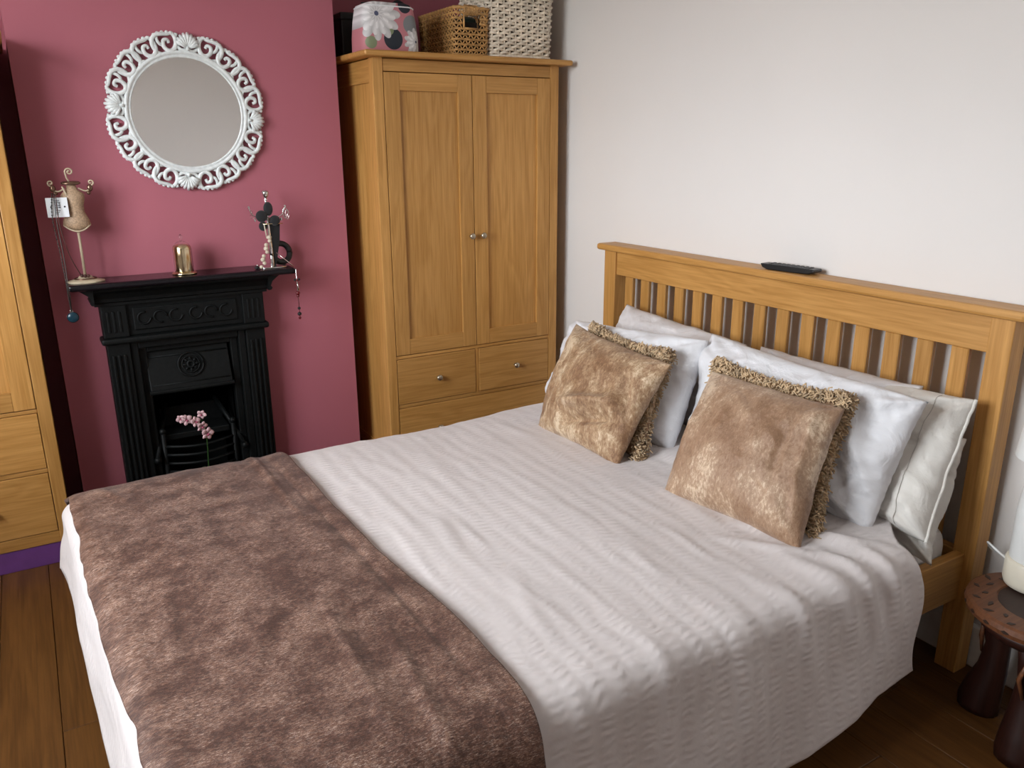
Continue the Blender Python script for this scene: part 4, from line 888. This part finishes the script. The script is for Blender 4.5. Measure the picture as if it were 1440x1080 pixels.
# ================================================================== ORCHID IN THE FIREPLACE
def build_orchid():
    r = empty('potted_orchid', (0.445, 3.02, 0.022), 'pale pink orchid in a pot standing in front of the fireplace', 'plant')
    part('pot', MB().lathe([(0.0005, 0), (0.040, 0), (0.055, 0.10), (0.060, 0.105), (0.060, 0.118), (0.053, 0.118), (0.050, 0.10), (0.0005, 0.10)], 28), 'terracotta', r, smooth=True)
    part('soil', MB().lathe([(0.0005, 0.102), (0.051, 0.102), (0.051, 0.106), (0.0005, 0.108)], 20), 'soot', r)
    part('stem', MB().tube(catmull([(0.005, 0, 0.10), (0.012, 0.0, 0.24), (0.018, 0, 0.37), (0.010, 0, 0.425), (-0.02, -0.005, 0.452), (-0.06, -0.008, 0.460)]), 0.0022, 6), 'leaf', r, smooth=True)
    for k, (a, L, h) in enumerate(((0.2, 0.12, 0.15), (2.9, 0.13, 0.14), (4.6, 0.10, 0.12), (1.7, 0.10, 0.15), (5.6, 0.10, 0.17))):
        P = np.zeros((9, 5, 3)); 
        for i in range(9):
            t = i/8; w = 0.026*math.sin(PI*min(1, t*0.93+0.05))**0.7
            for j in range(5):
                s = (j-2)/2; d = t*L; P[i, j] = (d*math.cos(a)-s*w*math.sin(a), d*math.sin(a)+s*w*math.cos(a), 0.105+h*math.sin(t*2.2)*0.7+0.010*abs(s))
        o = link('leaf', MB().grid(P).mesh('leaf', True), 'leaf', r); sm = o.modifiers.new('solid', 'SOLIDIFY'); sm.thickness = 0.003
    rng = random.Random(5)
    for (x, y, z, s) in ((0.020, -0.018, 0.382, 1.1), (0.004, -0.016, 0.412, 0.95), (-0.016, -0.014, 0.434, 0.9), (0.010, 0.004, 0.452, 0.8), (-0.046, -0.014, 0.446, 0.95), (-0.066, -0.012, 0.452, 0.75)):
        f = bpy.data.objects.new('flower', None); COL.objects.link(f); f.parent = r; f.location = (x, y, z); f.scale = (s, s, s); f.rotation_euler = (rng.uniform(-0.3, 0.3), rng.uniform(-0.6, 0.6), rng.uniform(-0.5, 0.5))
        for k in range(5):
            a = 2*PI*k/5+PI/2; w = 0.011 if k in (1, 4) else 0.008
            P = np.zeros((6, 5, 3))
            for i in range(6):
                t = i/5; ww = w*math.sin(PI*(0.08+0.90*t))**0.6
                for j in range(5):
                    q = (j-2)/2; d = 0.003+t*0.020; P[i, j] = (d*math.cos(a)-q*ww*math.sin(a), -0.004*math.sin(t*2.5)+0.003*q*q, d*math.sin(a)+q*ww*math.cos(a))
            o = link('petal', MB().grid(P).mesh('petal', True), 'petal', f); sm = o.modifiers.new('solid', 'SOLIDIFY'); sm.thickness = 0.0008
        part('lip', MB().ball((0, -0.005, -0.002), 0.0042, 8, (1, 0.9, 1.2)), 'petal_heart', f, smooth=True)
build_orchid()

# ================================================================== STOOL AND LAMP
def build_stool():
    c = Vector((1.955, 0.800, 0)); R, H = 0.168, 0.365
    r = empty('carved_stool', c, 'low round carved wooden stool beside the bed', 'stool')
    part('stool_top', MB().lathe([(0.0005, H-0.036), (R-0.018, H-0.036), (R-0.004, H-0.028), (R, H-0.016), (R-0.003, H-0.004), (R-0.010, H), (R*0.60, H), (R*0.585, H-0.003), (0.0005, H-0.003)], 56), 'stool_wood', r, smooth=False)
    top = r.children[-1]
    part('top_centre', MB().lathe([(0.0005, H-0.004), (R*0.58, H-0.004), (R*0.58, H-0.0028), (0.0005, H-0.0025)], 40), 'stool_dark', top)
    def leafpoly(L, w):
        return [(0, -L/2), (w/2, -L/8), (w/2*0.6, L/4), (0, L/2), (-w/2*0.6, L/4), (-w/2, -L/8)]
    me = MB().prism(leafpoly(0.022, 0.011), 2, 0, 0.0012).mesh('inlay_leaf')
    rng = random.Random(2)
    for k in range(30):
        a = 2*PI*k/30; q = R*(0.76+0.13*(k % 2)-0.02); o = link('inlay_leaf', me, 'stool_inlay', top, (q*math.cos(a), q*math.sin(a), H)); o.rotation_euler = (0, 0, a+(0.9 if k % 2 else -0.7)+rng.uniform(-0.3, 0.3)); o.scale = (1, rng.uniform(0.8, 1.3), 1)
    for k in range(22):
        a = 2*PI*k/22; q = R-0.001; o = link('inlay_leaf', me, 'stool_inlay', top, (q*math.cos(a), q*math.sin(a), H-0.016)); o.rotation_euler = (0, PI/2, a); o.scale = (0.8, 0.9, 1)
    part('apron', MB().lathe([(0.0005, H-0.075), (R*0.70, H-0.075), (R*0.80, H-0.060), (R*0.86, H-0.036), (0.0005, H-0.036)], 40), 'stool_dark', r, smooth=True)
    for k in range(3):
        a = math.radians(205+120*k); d = Vector((math.cos(a), math.sin(a), 0)); sd = Vector((-d.y, d.x, 0))
        prof = [(0.098, H-0.070, 0.042), (0.096, H-0.11, 0.036), (0.088, 0.20, 0.030), (0.092, 0.13, 0.036), (0.104, 0.07, 0.046), (0.112, 0.02, 0.052), (0.112, 0.0, 0.050)]
        leg = part('leg', MB().tube([d*q+Vector((0, 0, z)) for q, z, w in prof], [w for q, z, w in prof], 14, flat=0.8), 'stool_dark', r, smooth=True)
        m = MB()
        for s in (-1, 1): m.tube([d*(0.125)+sd*s*0.016+Vector((0, 0, 0.27)), d*0.118+sd*s*0.026+Vector((0, 0, 0.22)), d*0.120+sd*s*0.012+Vector((0, 0, 0.17))], [0.004, 0.006, 0.003], 6)
        part('carving', m, 'stool_wood', leg, smooth=True)
build_stool()
def build_lamp():
    r = empty('table_lamp', (2.022, 0.866, 0.3625), 'white lamp with cream foot standing on the carved stool', 'lamp')
    part('lamp_foot', MB().lathe([(0.0005, 0), (0.052, 0), (0.062, 0.006), (0.066, 0.018), (0.066, 0.070), (0.063, 0.076), (0.0005, 0.076)], 40), 'lamp_cream', r, smooth=True)
    part('lamp_body', MB().lathe([(0.0005, 0.076), (0.059, 0.076), (0.060, 0.080), (0.061, 0.20), (0.055, 0.27), (0.032, 0.31), (0.014, 0.325), (0.012, 0.36), (0.0005, 0.36)], 40), 'lamp_white', r, smooth=True)
    part('lamp_shade', MB().lathe([(0.085, 0.34), (0.070, 0.50), (0.068, 0.50), (0.083, 0.34), (0.085, 0.34)], 40, closed=False), 'lamp_white', r, smooth=True)
    part('cable', MB().tube(catmull([(-0.02, 0.058, 0.055), (-0.03, 0.085, 0.075), (0.0, 0.120, 0.070), (0.05, 0.128, 0.030), (0.085, 0.10, 0.008), (0.10, 0.06, 0.008)]), 0.0028, 7), 'cable_white', r, smooth=True)
build_lamp()
